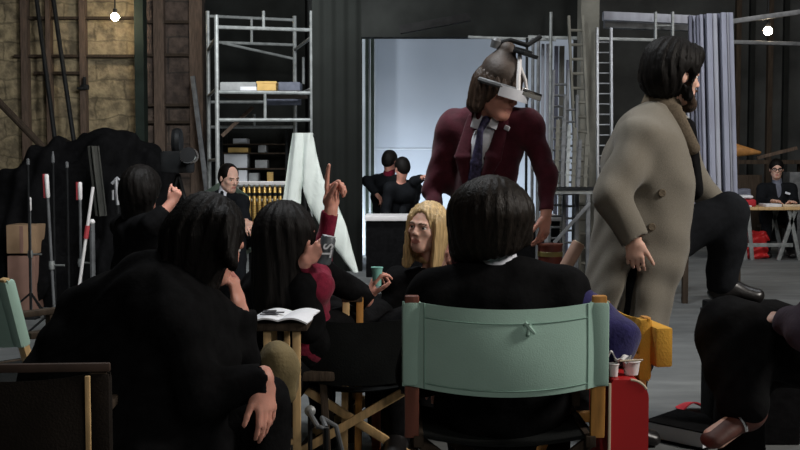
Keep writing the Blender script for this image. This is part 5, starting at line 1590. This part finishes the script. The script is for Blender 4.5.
jf = J['che'] + fw * 0.12
nkf = J['nk'] + fw * 0.05
fj = jacket(Fp, J, M_MAROON, 'maroon_jacket', 0.018, hem=0.10, h=0.008, neck=0.064, hn=J['nk'] + up * 0.15, cuff=0.025, sleeve_o=0.008, fold=0.005,
       extra=[cap(J['nk'] + up * 0.005, J['sR'] * 0.85 + J['nk'] * 0.15 + up * 0.015, 0.070, 0.062, k=0.04), cap(J['nk'] + up * 0.005, J['sL'] * 0.85 + J['nk'] * 0.15 + up * 0.015, 0.070, 0.062, k=0.04),
              cap(J['sR'] + V((0.02, 0, -0.04)), J['pel'] + J['s'] * 0.12 + V((0, 0, 0.3)), 0.09, 0.10, k=0.05)],
       cut=[ecap(nkf + up * 0.05 + fw * 0.06, J['che'] * 0.55 + J['pel'] * 0.45 + fw * 0.14, (0.058, 0.09), (0.006, 0.03), sd, k=0.006, op='s')])
prs = body_prims(J, 0.008) + [ecap(J['pel'] + up * 0.1, J['che'] + up * 0.03 + fw * 0.012, (0.10, 0.105), (0.085, 0.108), sd, k=0.03), cap(J['nk'] - up * 0.02, J['nk'] + up * 0.035, 0.070, 0.064, k=0.02)]
link_solid('white_shirt', solid(prs, 0.009), M_SHIRT, Fp)
t0 = J['nk'] + fw * 0.078 + up * 0.005
tp = [t0, t0 + (fw * 0.045 - up * 0.045), J['che'] + fw * 0.134 - up * 0.04, J['che'] * 0.6 + J['pel'] * 0.4 + fw * 0.136]
prs = [ecap(tp[0], tp[1], (0.022, 0.018), (0.014, 0.014), sd, k=0.006), ecap(tp[1], tp[2], (0.015, 0.010), (0.030, 0.010), sd, k=0.006), ecap(tp[2], tp[3], (0.030, 0.010), (0.040, 0.010), sd, k=0.006)]
link_solid('tie', solid(prs, 0.005), M_TIE, Fp)
for g in (-1, 1):   # shirt collar points
    bm = new_bm(); c0 = J['nk'] + fw * 0.07 + sd * g * 0.04 + up * 0.02
    beam(bm, J['nk'] + fw * 0.045 + sd * g * 0.055 + up * 0.045, J['nk'] + fw * 0.095 + sd * g * 0.045 - up * 0.035, 0.045, 0.012, 0.004)
    obj('shirt_collar', bm, M_SHIRT, Fp)
    prs = [ecap(J['nk'] + fw * 0.05 + sd * g * 0.085 + up * 0.02, J['che'] + fw * 0.128 + sd * g * 0.085 - up * 0.01, (0.030, 0.012), (0.042, 0.014), sd, k=0.01),
           ecap(J['che'] + fw * 0.128 + sd * g * 0.085 - up * 0.01, J['che'] * 0.5 + J['pel'] * 0.5 + fw * 0.135 + sd * g * 0.02, (0.042, 0.014), (0.012, 0.012), sd, k=0.01)]
    link_solid('lapel', solid(prs, 0.007), M_MAROON, Fp)
trousers(Fp, J, M_BLACK2, 0.02); shoes(Fp, J)
pk = on_surface(fj, 507, 128)
bm = new_bm(); box(bm, pk, (0.026, 0.014, 0.022), HM(30, 0, 25), 0.004); obj('lapel_pin', bm, M_SHIRT, fj)
P, L = hair_cap(hc, hM, 1.05, 0.018, face=False)
P = [p for p in P if p['op'] == 'u']
P += [ecap(L(0, -0.07, 0.03), L(0, -0.085, -0.09), (0.085, 0.05), (0.075, 0.035), hM.col[0], k=0.03),
      ecap(L(0.07, -0.03, 0.02), L(0.075, -0.03, -0.075), (0.03, 0.05), (0.02, 0.04), hM.col[0], k=0.02),
      ecap(L(-0.07, -0.03, 0.02), L(-0.075, -0.03, -0.075), (0.03, 0.05), (0.02, 0.04), hM.col[0], k=0.02),
      ell(L(0, 0.125, -0.055), (0.075, 0.085, 0.085), hM, k=0.01, op='s')]
link_solid('hair', solid(P, 0.006, strands(hc, hM, 0.005, 20, 4)), M_HAIRBR, Fp)
# headset: leather crown, band, visor, straps, bracket
P = [ell(L(0, -0.008, 0.075), (0.098, 0.112, 0.095), hM, k=0.02), ecap(L(0, -0.03, 0.12), L(0, -0.02, 0.185), (0.07, 0.075), (0.04, 0.045), hM.col[0], k=0.03),
     rbox(L(0, 0, -0.06), (0.2, 0.2, 0.09), hM, 0.005, 0.01, 's')]
hs_ = link_solid('headset', solid(P, 0.006), mat('grey_brown_leather', (0.050, 0.034, 0.025), 0.6, var=0.3, bump=0.2), Fp)
bm = new_bm()
pts = [L(0.112 * math.cos(R(a)), 0.008 + 0.122 * math.sin(R(a)), 0.030) for a in range(-20, 201, 10)]
tube(bm, pts, 0.013, 8); obj('head_band', bm, M_GREYMETAL, hs_)
bm = new_bm()
def vis(u, v):
    a = R(30 + 120 * u)
    return L(0.108 * math.cos(a), 0.020 + 0.128 * math.sin(a), 0.036 - 0.048 * v)
sheet(bm, vis, 20, 6, 0.012); obj('visor', bm, mat('silver_visor', (0.80, 0.82, 0.88), 0.25, metal=0.2, var=0.08), hs_)
bm = new_bm(); beam(bm, L(0.02, 0.145, 0.036), L(-0.085, 0.175, 0.030), 0.034, 0.012, 0.004); obj('visor_wing', bm, M_CHROME, hs_)
bm = new_bm(); tube(bm, [L(0.03, 0.135, 0.03), L(0.03, 0.112, 0.09), L(0.015, 0.085, 0.14), L(0.0, 0.055, 0.185)], 0.010, 8)
tube(bm, [L(-0.05, 0.115, 0.04), L(-0.03, 0.105, 0.085), L(0.015, 0.09, 0.135)], 0.008, 8); obj('white_strap', bm, M_WHITEGRIP, hs_)
bm = new_bm(); box(bm, L(-0.02, 0.07, 0.195), (0.11, 0.07, 0.018), hM, 0.005); box(bm, L(-0.02, 0.03, 0.205), (0.05, 0.12, 0.02), hM, 0.005); obj('bracket', bm, M_DKMETAL, hs_)
bm = new_bm(); lathe(bm, [(0.006, -0.02), (0.024, -0.02), (0.026, 0.015), (0.016, 0.03), (0.004, 0.032)], L(0.03, -0.07, 0.20), hM, 16); obj('knob', bm, M_GREYMETAL, hs_)
bm = new_bm(); tube(bm, [L(0.03, -0.07, 0.20), L(0.0, -0.02, 0.235), L(-0.06, 0.03, 0.235), L(-0.13, 0.03, 0.29)], 0.012, 8); obj('cable', bm, M_DKMETAL, hs_)
for g in (-1, 1):
    bm = new_bm(); lathe(bm, [(0.004, -0.01), (0.010, -0.01), (0.010, 0.006), (0.004, 0.008)], L(g * 0.112, 0.03, 0.03), hM @ Matrix.Rotation(R(90), 3, 'Y'), 12); obj('screw', bm, M_CHROME, hs_)

# ---- G: overcoat, stepping to the right
YG = 4.8
J = dict(pel=q(650, 246, 4.84), che=q(650, 150, 4.82), sR=q(640, 140, 4.66), sL=q(672, 132, 5.02), nk=q(660, 114, 4.83),
         eR=q(612, 196, 4.56), wR=q(634, 238, 4.52), eL=q(690, 178, 5.08), wL=q(712, 200, 5.10))
J['kR'] = q(634, 352, 4.78); J['aR'] = V((q(622, 0, 4.82).x, 4.82, 0.085))
J['hR'] = J['pel'] + V((-0.02, -0.09, -0.03)); J['hL'] = J['pel'] + V((0.04, 0.09, 0.0))
J['kL'] = q(729, 213, 4.96); J['aL'] = q(722, 283, 5.0)
J['tR'] = J['aR'] + V((0.15, 0.02, -0.045)); J['tL'] = J['aL'] + V((0.13, -0.02, -0.06))
J = fill(J)
hc, hM = q(675, 76, 4.80), HM(72, -6, 0)
hands = dict(R=dict(d=V((0.05, 0.0, -1)), n=V((0.3, 1, 0)), side=V((1, 0, 0)), curls=[(20, 30, 18), (26, 34, 18), (30, 36, 20), (34, 38, 20)], s=0.95, thumb=(0.5, 0.85, 0.1), tc=6))
G = make_person('bearded person in a long tweed overcoat lifting one knee toward the right', J, hc, hM, M_SKIN, hands, 0.006)
up = V((0, 0, 1))
def coat_disp(X, Y, Z):
    cx_, cy_ = float(J['pel'].x), float(J['pel'].y)
    a = np.arctan2(Y - cy_, X - cx_)
    w = np.clip((1.15 - Z) / 0.6, 0, 1)
    f = folds(0.005, 26, 3)(X, Y, Z)
    return f + 0.008 * w * np.sin(9 * a + 2.5 * np.sin(3 * Z))
P = [ecap(q(650, 144, 4.82), q(648, 165, 4.82), (0.215, 0.145), (0.225, 0.165), V((0, 1, 0)), k=0.05),
     ecap(q(645, 165, 4.82), q(642, 250, 4.83), (0.22, 0.185), (0.225, 0.185), V((0, 1, 0)), k=0.06),
     ecap(q(642, 215, 4.83), q(622, 312, 4.82), (0.195, 0.20), (0.180, 0.215), V((1, 0, 0)), k=0.06),
     ecap(q(672, 185, 4.80), q(644, 330, 4.80), (0.16, 0.085), (0.165, 0.07), V((0, 1, 0)), k=0.06),
     cap(J['sR'], J['che'] + V((0, 0, 0.06)), 0.085, 0.12, k=0.06), cap(J['sL'], J['che'] + V((0, 0, 0.06)), 0.085, 0.12, k=0.06),
     cap(q(638, 132, 4.74), q(662, 114, 4.82), 0.085, 0.07, k=0.05),
     cap(J['sR'], J['eR'], 0.088, 0.080, k=0.03), cap(J['eR'], J['wR'], 0.078, 0.064, k=0.025),
     cap(J['sL'], J['eL'], 0.095, 0.075, k=0.045), cap(J['eL'], J['wL'], 0.07, 0.058, k=0.035),
     cap(J['nk'], hc + V((0, 0, -0.02)), 0.072, 0.078, k=0.012, op='s')]
for g in 'LR':
    d = (J['w' + g] - J['e' + g]).normalized(); c0 = J['w' + g] - d * 0.005
    P.append(cap(c0 + d * 0.085, c0 + d * 0.16, 0.085, 0.11, k=0.004, op='s'))
# open front and a deep hollow under the skirt
P.append(rbox(q(630, 342, 4.82) + V((0.0, 0, -0.285)), (0.6, 0.5, 0.30), HM(0, 0, 4), 0.005, 0.012, 's'))
P.append(ecap(q(634, 420, 4.84), q(636, 325, 4.84), (0.17, 0.16), (0.15, 0.14), V((1, 0, 0)), k=0.01, op='s'))
P.append(ecap(q(616, 350, 4.60), q(637, 262, 4.64), (0.050, 0.16), (0.006, 0.04), V((1, 0, 0)), k=0.02, op='s'))
ct = link_solid('overcoat', solid(P, 0.0085, coat_disp), M_COAT, G)
for (px, py) in ((662, 193), (652, 227)):
    c = on_surface(ct, px, py)
    bm = new_bm(); lathe(bm, [(0.003, -0.005), (0.015, -0.005), (0.017, 0.0), (0.014, 0.004), (0.003, 0.003)], c, Matrix.Rotation(R(90), 3, 'X'), 16); obj('button', bm, M_COATDK, ct)
# collar stands round the neck, darker
nk = J['nk']
P = [cap(nk + V((0.0, 0, -0.005)), nk + V((0.02, 0, 0.075)), 0.098, 0.084, k=0.02),
     ecap(q(672, 112, 4.74), q(694, 150, 4.70), (0.045, 0.025), (0.03, 0.02), V((1, -0.3, 0)), k=0.03),
     ecap(q(675, 112, 4.92), q(690, 150, 4.95), (0.045, 0.03), (0.03, 0.02), V((1, 0.3, 0)), k=0.03),
     cap(nk + V((0.01, 0, -0.06)), nk + V((0.045, 0, 0.2)), 0.070, 0.078, k=0.01, op='s')]
link_solid('coat_collar', solid(P, 0.007), M_COATDK, G)
P = body_prims(J, 0.012) + [ecap(q(684, 128, 4.82), q(690, 190, 4.82), (0.11, 0.045), (0.12, 0.05), V((0, 1, 0)), k=0.03)]; link_solid('jumper', solid(P, 0.012), M_BLACK, G)
trousers(G, J, M_SUIT, 0.034, fold=0.006); shoes(G, J)
P, L = hair_cap(hc, hM, 1.04, 0.026, face=False)
P = [p for p in P if p['op'] == 'u']
P += [ell(L(0, -0.035, 0.05), (0.118, 0.118, 0.112), hM, k=0.03), ell(L(0, -0.085, -0.01), (0.10, 0.065, 0.085), hM, k=0.03), ell(L(0, 0.065, 0.095), (0.078, 0.045, 0.045), hM, k=0.03),
      cap(L(0.078, 0.01, -0.02), L(0.066, 0.03, -0.085), 0.020, 0.022, k=0.02), cap(L(-0.078, 0.01, -0.02), L(-0.066, 0.03, -0.085), 0.020, 0.022, k=0.02),
      ell(L(0.095, 0.006, -0.012), (0.05, 0.026, 0.034), hM, k=0.006, op='s'),
      ell(L(0, 0.125, -0.03), (0.13, 0.088, 0.10), hM, k=0.010, op='s')]
link_solid('hair', solid(P, 0.007, strands(hc, hM, 0.005, 22, 9)), M_HAIRBK, G)
P = [cap(L(0.066, 0.03, -0.07), L(0.02, 0.080, -0.105), 0.018, 0.020, k=0.02), cap(L(-0.066, 0.03, -0.07), L(-0.02, 0.080, -0.105), 0.018, 0.020, k=0.02),
     ell(L(0, 0.078, -0.112), (0.036, 0.034, 0.034), hM, k=0.02), cap(L(-0.022, 0.096, -0.052), L(0.022, 0.096, -0.052), 0.008, k=0.01)]
link_solid('beard', solid(P, 0.006, strands(hc, hM, 0.003, 26, 8)), M_HAIRBR, G)

# black crate under the raised foot
z_ = J['aL'].z - 0.095
cx_ = J['aL'].x + 0.14
t = thing('storage_box', 'tall black storage box under the raised foot of the overcoat person', 'box', (cx_, 5.0, 0))
bm = new_bm(); box(bm, (cx_, 5.02, z_ / 2), (0.36, 0.34, z_ - 0.002), None, 0.012); obj('body', bm, M_BLACK, t)
bm = new_bm(); box(bm, (cx_, 5.02, z_ - 0.05), (0.37, 0.35, 0.02), None, 0.004); obj('lid_seam', bm, M_DKMETAL, t)

# ---- H: seated person at back left
YH = 10.4
J = seated(V((q(226, 0, YH).x, YH + 0.05, 0.55)), 140, knee=0.42)
J.update(che=q(224, 205, YH), sR=q(208, 203, YH - 0.02), sL=q(241, 203, YH - 0.12), nk=q(226, 192, YH - 0.02), eR=q(204, 230, YH - 0.1), wR=q(232, 226, YH - 0.35), eL=q(246, 232, YH - 0.2), wL=q(246, 222, YH - 0.42))
J = fill(J); hc, hM = q(229, 178, YH - 0.06), HM(138, -14, 0)
hands = {g: dict(d=V((0.35, -0.7, -0.4)), n=V((0.3, 0.3, -1)), side=V((0, 0, 1)), curls=RELAX, s=1.15) for g in 'LR'}
H = make_person('seated balding person in a dark suit looking down beside the brass tubes', J, hc, hM, M_SKIN, hands, 0.009, hs=1.05)
jacket(H, J, M_SUIT, 'jacket', 0.024, hem=0.06, h=0.012, neck=0.066, fold=0.005, hn=hc,
       cut=[ecap(J['nk'] + J['fw'] * 0.10 + V((0, 0, 0.04)), (J['che'] + J['pel']) / 2 + J['fw'] * 0.15, (0.06, 0.07), (0.01, 0.03), J['s'], k=0.006, op='s')])
P = body_prims(J, 0.010) + [cap(J['nk'] - V((0, 0, 0.02)), J['nk'] + V((0, 0, 0.03)), 0.07, 0.064, k=0.02)]
link_solid('shirt', solid(P, 0.012), M_SHIRT, H)
P = [ecap(J['nk'] + J['fw'] * 0.085, (J['che'] + J['pel']) / 2 + J['fw'] * 0.125, (0.018, 0.014), (0.035, 0.012), J['s'])]
link_solid('tie', solid(P, 0.008), M_SUIT, H)
trousers(H, J, M_SUIT, 0.02, h=0.014); shoes(H, J)
P, L = hair_cap(hc, hM, 1.05, 0.006, face=False)
P = [p for p in P if p['op'] == 'u'] + [ell(L(0, 0.10, 0.06), (0.066, 0.085, 0.11), hM, k=0.01, op='s'), ell(L(0, 0.10, -0.05), (0.09, 0.10, 0.10), hM, k=0.01, op='s')]
link_solid('hair', solid(P, 0.009), M_HAIRBK, H)
# the chair he sits on, with a grey green back
t = thing('canvas_chair', 'grey-green canvas chair under the seated balding person', 'chair', (q(220, 0, YH).x, YH + 0.1, 0))
def gb(u, v):
    p = q(198 + 40 * u, 198 - 20 * (1 - abs(2 * u - 1)) * v + 14 * (1 - v), YH + 0.28)
    return (p.x, p.y + 0.05 * (u - 0.5) ** 2, p.z)
cx_ = q(216, 0, YH).x
bm = new_bm(); sheet(bm, lambda u, v: (cx_ - 0.25 + 0.5 * u, YH + 0.30 + 0.06 * (1 - (2 * u - 1) ** 2), 0.55 + 0.56 * v - 0.16 * v * abs(2 * u - 1)), 16, 8, 0.02); obj('backrest', bm, M_GRNCANVAS, t)
bm = new_bm(); box(bm, (cx_ + 0.05, YH + 0.05, 0.43), (0.48, 0.46, 0.04), None, 0.01); obj('seat', bm, M_GRNCANVAS, t)
for sx in (-1, 1):
    for sy in (-1, 1):
        bm = new_bm(); beam(bm, (cx_ + 0.05 + sx * 0.22, YH + 0.05 + sy * 0.21, 0), (cx_ + 0.05 + sx * 0.22, YH + 0.05 + sy * 0.21, 0.41), 0.03, 0.03); obj('leg', bm, M_DKMETAL, t)

# ---- I: two stooping people before the backdrop
def standing_far(label, px, Y, head_px, head_py, yaw, elbow=None, wrist=None, elbow2=None, wrist2=None, hair=M_HAIRBK, red=False):
    hc, hM = q(head_px, head_py, Y - 0.12), HM(yaw, -18, 0)
    pel = V((q(px, 0, Y).x, Y + 0.10, 0.88))
    s = V((1, 0, 0)) if abs(yaw) < 90 else V((-1, 0, 0))
    s = V((math.cos(R(yaw)), -math.sin(R(yaw)), 0))
    che = hc + V((0, 0.08, -0.30)); che.x = (hc.x + pel.x) / 2
    J = dict(pel=pel, che=che, nk=hc + V((-0.01, 0.04, -0.15)), sL=che - s * 0.18 + V((0, 0, 0.05)), sR=che + s * 0.18 + V((0, 0, 0.05)))
    J['eL'] = elbow or J['sL'] + V((-0.06, 0.0, -0.27)); J['wL'] = wrist or J['eL'] + V((0.05, -0.12, -0.2))
    J['eR'] = elbow2 or J['sR'] + V((0.06, 0.0, -0.27)); J['wR'] = wrist2 or J['eR'] + V((-0.05, -0.12, -0.2))
    for g, k in (('L', -1), ('R', 1)):
        J['k' + g] = V((pel.x, pel.y + 0.03, 0.48)) + s * k * 0.11
        J['a' + g] = V((pel.x, pel.y + 0.08, 0.085)) + s * k * 0.12
    J = fill(J)
    p = make_person(label, J, hc, hM, M_SKINR, None, 0.010)
    jacket(p, J, M_SUIT, 'jacket', 0.03, hem=0.10, h=0.013, hn=hc, fold=0.005, sleeve_o=0.024)
    trousers(p, J, M_SUIT, 0.02, h=0.014); shoes(p, J)
    P, L = hair_cap(hc, hM, 1.0, 0.010); link_solid('hair', solid(P, 0.010), hair, p)
    if red:
        P = [cap(J['nk'], J['nk'] + V((0.01, -0.02, 0.05)), 0.075, 0.066, k=0.01)]
        link_solid('red_collar', solid(P, 0.010), M_RED, p)
    return p
standing_far('dark-suited person with elbow out and hand on hip before the pale backdrop', 386, 13.6, 390, 161, 35, elbow=q(366.5, 181, 13.65), wrist=q(378, 196, 13.5), red=True)
standing_far('dark-clothed person bent beside the person with elbow out, reaching right', 404, 13.45, 402, 168, -30, elbow2=q(415, 181, 13.3), wrist2=q(424, 177, 13.2))

# ---- J: person in glasses at the table, right
YJ = 15.3
J = seated(V((q(778, 0, YJ).x, YJ, 0.55)), 190, knee=0.42)
J.update(che=q(777, 193, YJ), sR=q(763, 189, YJ), sL=q(791, 189, YJ), nk=q(777, 182, YJ), eR=q(760, 203, YJ - 0.1), wR=q(773, 201, YJ - 0.38), eL=q(794, 203, YJ - 0.1), wL=q(790, 202, YJ - 0.40))
J = fill(J); hc, hM = q(776.5, 169, YJ - 0.03), HM(192, -6, 0)
hands = {g: dict(d=V((0.3 if g == 'L' else -0.6, -1, -0.05)) if False else V((0, -1, 0.1)), n=V((0, 0, -1)), side=V((-1 if g == 'L' else 1, 0, 0)), curls=FLAT, s=1.1) for g in 'LR'}
Jm = make_person('person in glasses and dark suit seated behind the trestle table', J, hc, hM, M_SKIN, hands, 0.010, hs=1.08)
jacket(Jm, J, M_SUIT, 'jacket', 0.03, hem=0.05, h=0.013, hn=hc, fold=0.004,
       cut=[ecap(J['nk'] + J['fw'] * 0.10 + V((0, 0, 0.04)), (J['che'] + J['pel']) / 2 + J['fw'] * 0.16, (0.06, 0.06), (0.01, 0.03), J['s'], k=0.006, op='s')])
P = body_prims(J, 0.012) + [cap(J['nk'] - V((0, 0, 0.02)), J['nk'] + V((0, 0, 0.03)), 0.07, 0.064, k=0.02)]
link_solid('shirt', solid(P, 0.013), M_SLATE, Jm)
trousers(Jm, J, M_SUIT, 0.02, h=0.014); shoes(Jm, J)
P, L = hair_cap(hc, hM, 1.08, 0.010); link_solid('hair', solid(P, 0.010), M_HAIRBK, Jm)
bm = new_bm()
for g in (-1, 1):
    tube(bm, [L(g * 0.034 + 0.024 * math.cos(R(a)), 0.108, 0.003 + 0.019 * math.sin(R(a))) for a in range(0, 361, 24)], 0.0045, 6)
    tube(bm, [L(g * 0.058, 0.107, 0.006), L(g * 0.084, 0.0, 0.006)], 0.004, 6)
tube(bm, [L(-0.010, 0.110, 0.006), L(0.010, 0.110, 0.006)], 0.004, 6)
obj('glasses', bm, M_DKMETAL, Jm)
bm = new_bm(); p_ = J['che'] + J['fw'] * 0.14 + J['s'] * -0.10; box(bm, p_, (0.07, 0.012, 0.03), HM(10, 0, 18), 0.004); obj('pocket_square', bm, M_SHIRT, Jm)

# ---- K: person cut by the right edge, legs crossed
J = seated(V((1.68, 3.62, 0.56)), -78, knee=0.44, spread=0.10)
J.update(che=q(872, 292, 3.62), sL=q(850, 270, 3.38), sR=q(870, 270, 3.84), nk=q(868, 240, 3.62), eL=q(812, 330, 3.34), wL=q(784, 318, 3.52), eR=q(850, 340, 3.9), wR=q(800, 340, 3.75))
J['kR'] = q(742, 352, 3.78); J['aR'] = V((q(748, 0, 3.85).x, 3.85, 0.085))
J['kL'] = q(732, 334, 3.60); J['aL'] = q(748, 415, 3.50)
J = fill(J)
J['tL'] = J['aL'] + V((-0.13, -0.07, -0.06)); J['tR'] = J['aR'] + V((-0.15, 0, -0.045))
hc, hM = q(868, 200, 3.62), HM(-75, 0, 0)
hands = dict(L=dict(d=V((-1, 0.3, -0.1)), n=V((0, 0.3, -1)), side=V((0, 1, 0.2)), curls=RELAX, s=0.9))
K = make_person('person cut by the right edge with black crossed legs and plum sleeve', J, hc, hM, M_SKIN, hands, 0.007)
jacket(K, J, M_PURPLE, 'plum_jacket', 0.028, hem=0.08, h=0.011, hn=hc, sleeve_o=0.03, fold=0.007, cuff=0.02)
P = [ecap(J['pel'], J['pel'] + V((0, 0, 0.05)), (0.17, 0.14), (0.16, 0.13), J['s'], k=0.04),
     cap(J['hL'], J['kL'], 0.115, 0.112, k=0.04), cap(J['kL'], q(736, 362, 3.56), 0.112, 0.105, k=0.04), cap(q(736, 362, 3.56), q(743, 400, 3.50), 0.105, 0.085, k=0.04),
     cap(J['hR'], J['kR'], 0.11, 0.10, k=0.04), cap(J['kR'], J['aR'], 0.10, 0.075, k=0.04)]
link_solid('black_trousers', solid(P, 0.010, folds(0.007, 26, 8)), M_BLACK, K)
d = (J['tL'] - J['aL']).normalized()
for g in 'LR':
    a_, t_ = J['a' + g], J['t' + g]; d = (t_ - a_).normalized(); sdv = d.cross(V((0, 0, 1))).normalized()
    P = [ecap(a_ - d * 0.03, a_ + d * 0.17, (0.042, 0.04), (0.044, 0.026), sdv, k=0.02), cap(a_, a_ + V((0, 0, 0.05)), 0.048, 0.05, k=0.03)]
    sh = link_solid('shoe', solid(P, 0.008), M_BROWNSHOE, K)
    bm = new_bm(); c0 = a_ + d * 0.06
    tube(bm, [c0 + sdv * 0.045 * math.cos(R(x)) + d.cross(sdv) * -0.045 * math.sin(R(x)) for x in range(-20, 201, 20)], 0.006, 6); obj('strap', bm, M_CHROME, sh)
P, L = hair_cap(hc, hM, 1.0, 0.012); link_solid('hair', solid(P, 0.010), M_HAIRBK, K)
director_chair("black director's chair under the plum-sleeved person at the right edge", (1.98, 3.62, 0), R(78), M_DKCANVAS, M_WOODDK, W=0.56, top=0.86, ctop=0.84, cbot=0.6, bow=0.04, group="director's chairs")

# ---- L: dark seated person behind A, hand raised
J = seated(V((q(135, 0, 6.2).x, 6.2, 0.54)), 60, knee=0.42)
J.update(che=q(138, 240, 6.15), sL=q(126, 226, 6.32), sR=q(146, 228, 6.0), nk=q(138, 212, 6.15), eR=q(154, 224, 5.85), wR=q(171, 203, 5.9), eL=q(150, 255, 6.35), wL=q(172, 250, 6.35))
J = fill(J); hc, hM = q(142, 192, 6.15), HM(18, 0, 0)
hands = dict(R=dict(d=V((0.45, 0, 0.8)), n=V((-0.3, 1, 0.2)), side=V((-0.8, 0, 0.5)), curls=[(70, 85, 40)] * 4, s=0.8, thumb=(0.3, 0.8, 0.6)))
Lp = make_person('dark seated person with a raised hand behind the long-haired person at left', J, hc, hM, M_SKINR, hands, 0.008)
jacket(Lp, J, M_BLACK, 'jacket', 0.03, hem=0.06, h=0.012, hn=hc, sleeve_o=0.022, fold=0.006, cuff=0.07)
trousers(Lp, J, M_BLACK, 0.02, h=0.014); shoes(Lp, J)
P, L = hair_cap(hc, hM, 1.0, 0.030); P = [p for p in P if p['op'] == 'u'] + [ell(L(0, 0.14, -0.05), (0.08, 0.07, 0.10), hM, k=0.01, op='s'), ecap(L(0, -0.05, 0), L(0, -0.06, -0.12), (0.10, 0.07), (0.09, 0.06), hM.col[0], k=0.03)]
link_solid('hair', solid(P, 0.009, strands(hc, hM, 0.004)), M_HAIRBK, Lp)

# stools for those whose seats are out of sight
def plain_stool(label, x, y, z):
    t = thing('low_stool', label, 'stool', (x, y, 0))
    bm = new_bm(); box(bm, (x, y, z - 0.02), (0.36, 0.36, 0.04), None, 0.01); obj('seat', bm, M_WOODDK, t)
    for sx in (-1, 1):
        for sy in (-1, 1):
            bm = new_bm(); beam(bm, (x + sx * 0.15, y + sy * 0.15, 0), (x + sx * 0.13, y + sy * 0.13, z - 0.04), 0.03, 0.03); obj('leg', bm, M_WOODDK, t)
plain_stool('dark stool under the black coat of the chin-resting person', q(135, 0, 3.05).x, 3.05, 0.40)
plain_stool('dark stool under the person in the red jumper', q(292, 0, 4.62).x, 4.66, 0.40)
plain_stool('dark stool under the person holding the teal cup', q(318, 0, 5.0).x, 5.05, 0.39)
plain_stool('dark stool under the blonde person in black', q(440, 0, 5.05).x, 5.08, 0.39)
plain_stool('dark stool under the person in glasses at the trestle table', q(778, 0, YJ).x, YJ, 0.42)
plain_stool('dark stool under the dark person with the raised hand', q(135, 0, 6.2).x, 6.2, 0.41)

# ================================================================ LIGHT
def area(name, loc, target, size, power, col=(1, 1, 1), sy=None):
    l = bpy.data.lights.new(name, 'AREA'); l.energy = power; l.color = col; l.size = size
    if sy:
        l.shape = 'RECTANGLE'; l.size_y = sy
    o = bpy.data.objects.new(name, l); COL.objects.link(o); o.location = loc
    o.rotation_euler = (V(target) - V(loc)).to_track_quat('-Z', 'Y').to_euler()
    return o
area('studio_lamp_key', (4.3, 2.9, 3.5), (0.8, 5.1, 1.3), 1.0, 185, (1.0, 0.94, 0.87))
area('studio_lamp_top', (0.3, 6.6, 5.2), (0.4, 5.0, 0.8), 1.8, 35, (0.95, 0.97, 1.0))
area('fill_light_front', (1.2, -1.6, 3.6), (0.5, 3.3, 0.8), 1.0, 44, (1.0, 0.96, 0.9))  # unseen fill from the camera side, added to lift the mint canvas
area('added_light_left', (-0.6, 5.2, 4.6), (-1.0, 8.6, 1.2), 0.8, 175, (0.95, 0.98, 1.0))  # unseen light added to brighten the white overalls and back left
area('added_light_scaffold', (-1.6, 11.2, 3.5), (-2.2, 16.4, 1.3), 0.8, 150, (0.95, 0.98, 1.0))  # added out of frame to reach the scaffold and cartons
area('added_light_backdrop', (0.6, 14.6, 0.25), (0.75, 16.0, 0.8), 2.4, 52, (0.84, 0.92, 1.0), 0.4)  # unseen light put behind the rostrum to wash the backdrop from below
area('added_light_backdrop_top', (0.8, 13.9, 5.0), (0.75, 16.0, 1.2), 2.4, 20, (0.84, 0.92, 1.0), 0.4)  # second added light, brightens the upper backdrop
area('added_light_right', (4.0, 7.0, 5.2), (3.3, 11.5, 1.6), 1.4, 130, (0.92, 0.95, 1.0))  # unseen overhead light added for the tall boards
area('added_light_table', (5.2, 11.5, 5.1), (5.1, 14.8, 0.8), 1.0, 75, (1.0, 0.96, 0.92))  # put in to light the trestle table, source not seen
area('added_light_stone', (-4.6, 14.0, 5.2), (-4.9, 17.2, 2.6), 1.0, 5, (1.0, 0.86, 0.62))  # weak warm light added for the stone wall besides the bulb
w = bpy.data.worlds.new('world'); SC.world = w; w.use_nodes = True
w.node_tree.nodes['Background'].inputs['Color'].default_value = (0.012, 0.012, 0.013, 1)
w.node_tree.nodes['Background'].inputs['Strength'].default_value = 1.0
SC.view_settings.view_transform = 'Standard'
SC.view_settings.look = 'None'
SC.view_settings.gamma = 1.0
SC.view_settings.use_curve_mapping = False
SC.view_settings.exposure = 0.0
SC.cycles.use_denoising = True
SC.cycles.max_bounces = 6
bpy.context.view_layer.update()
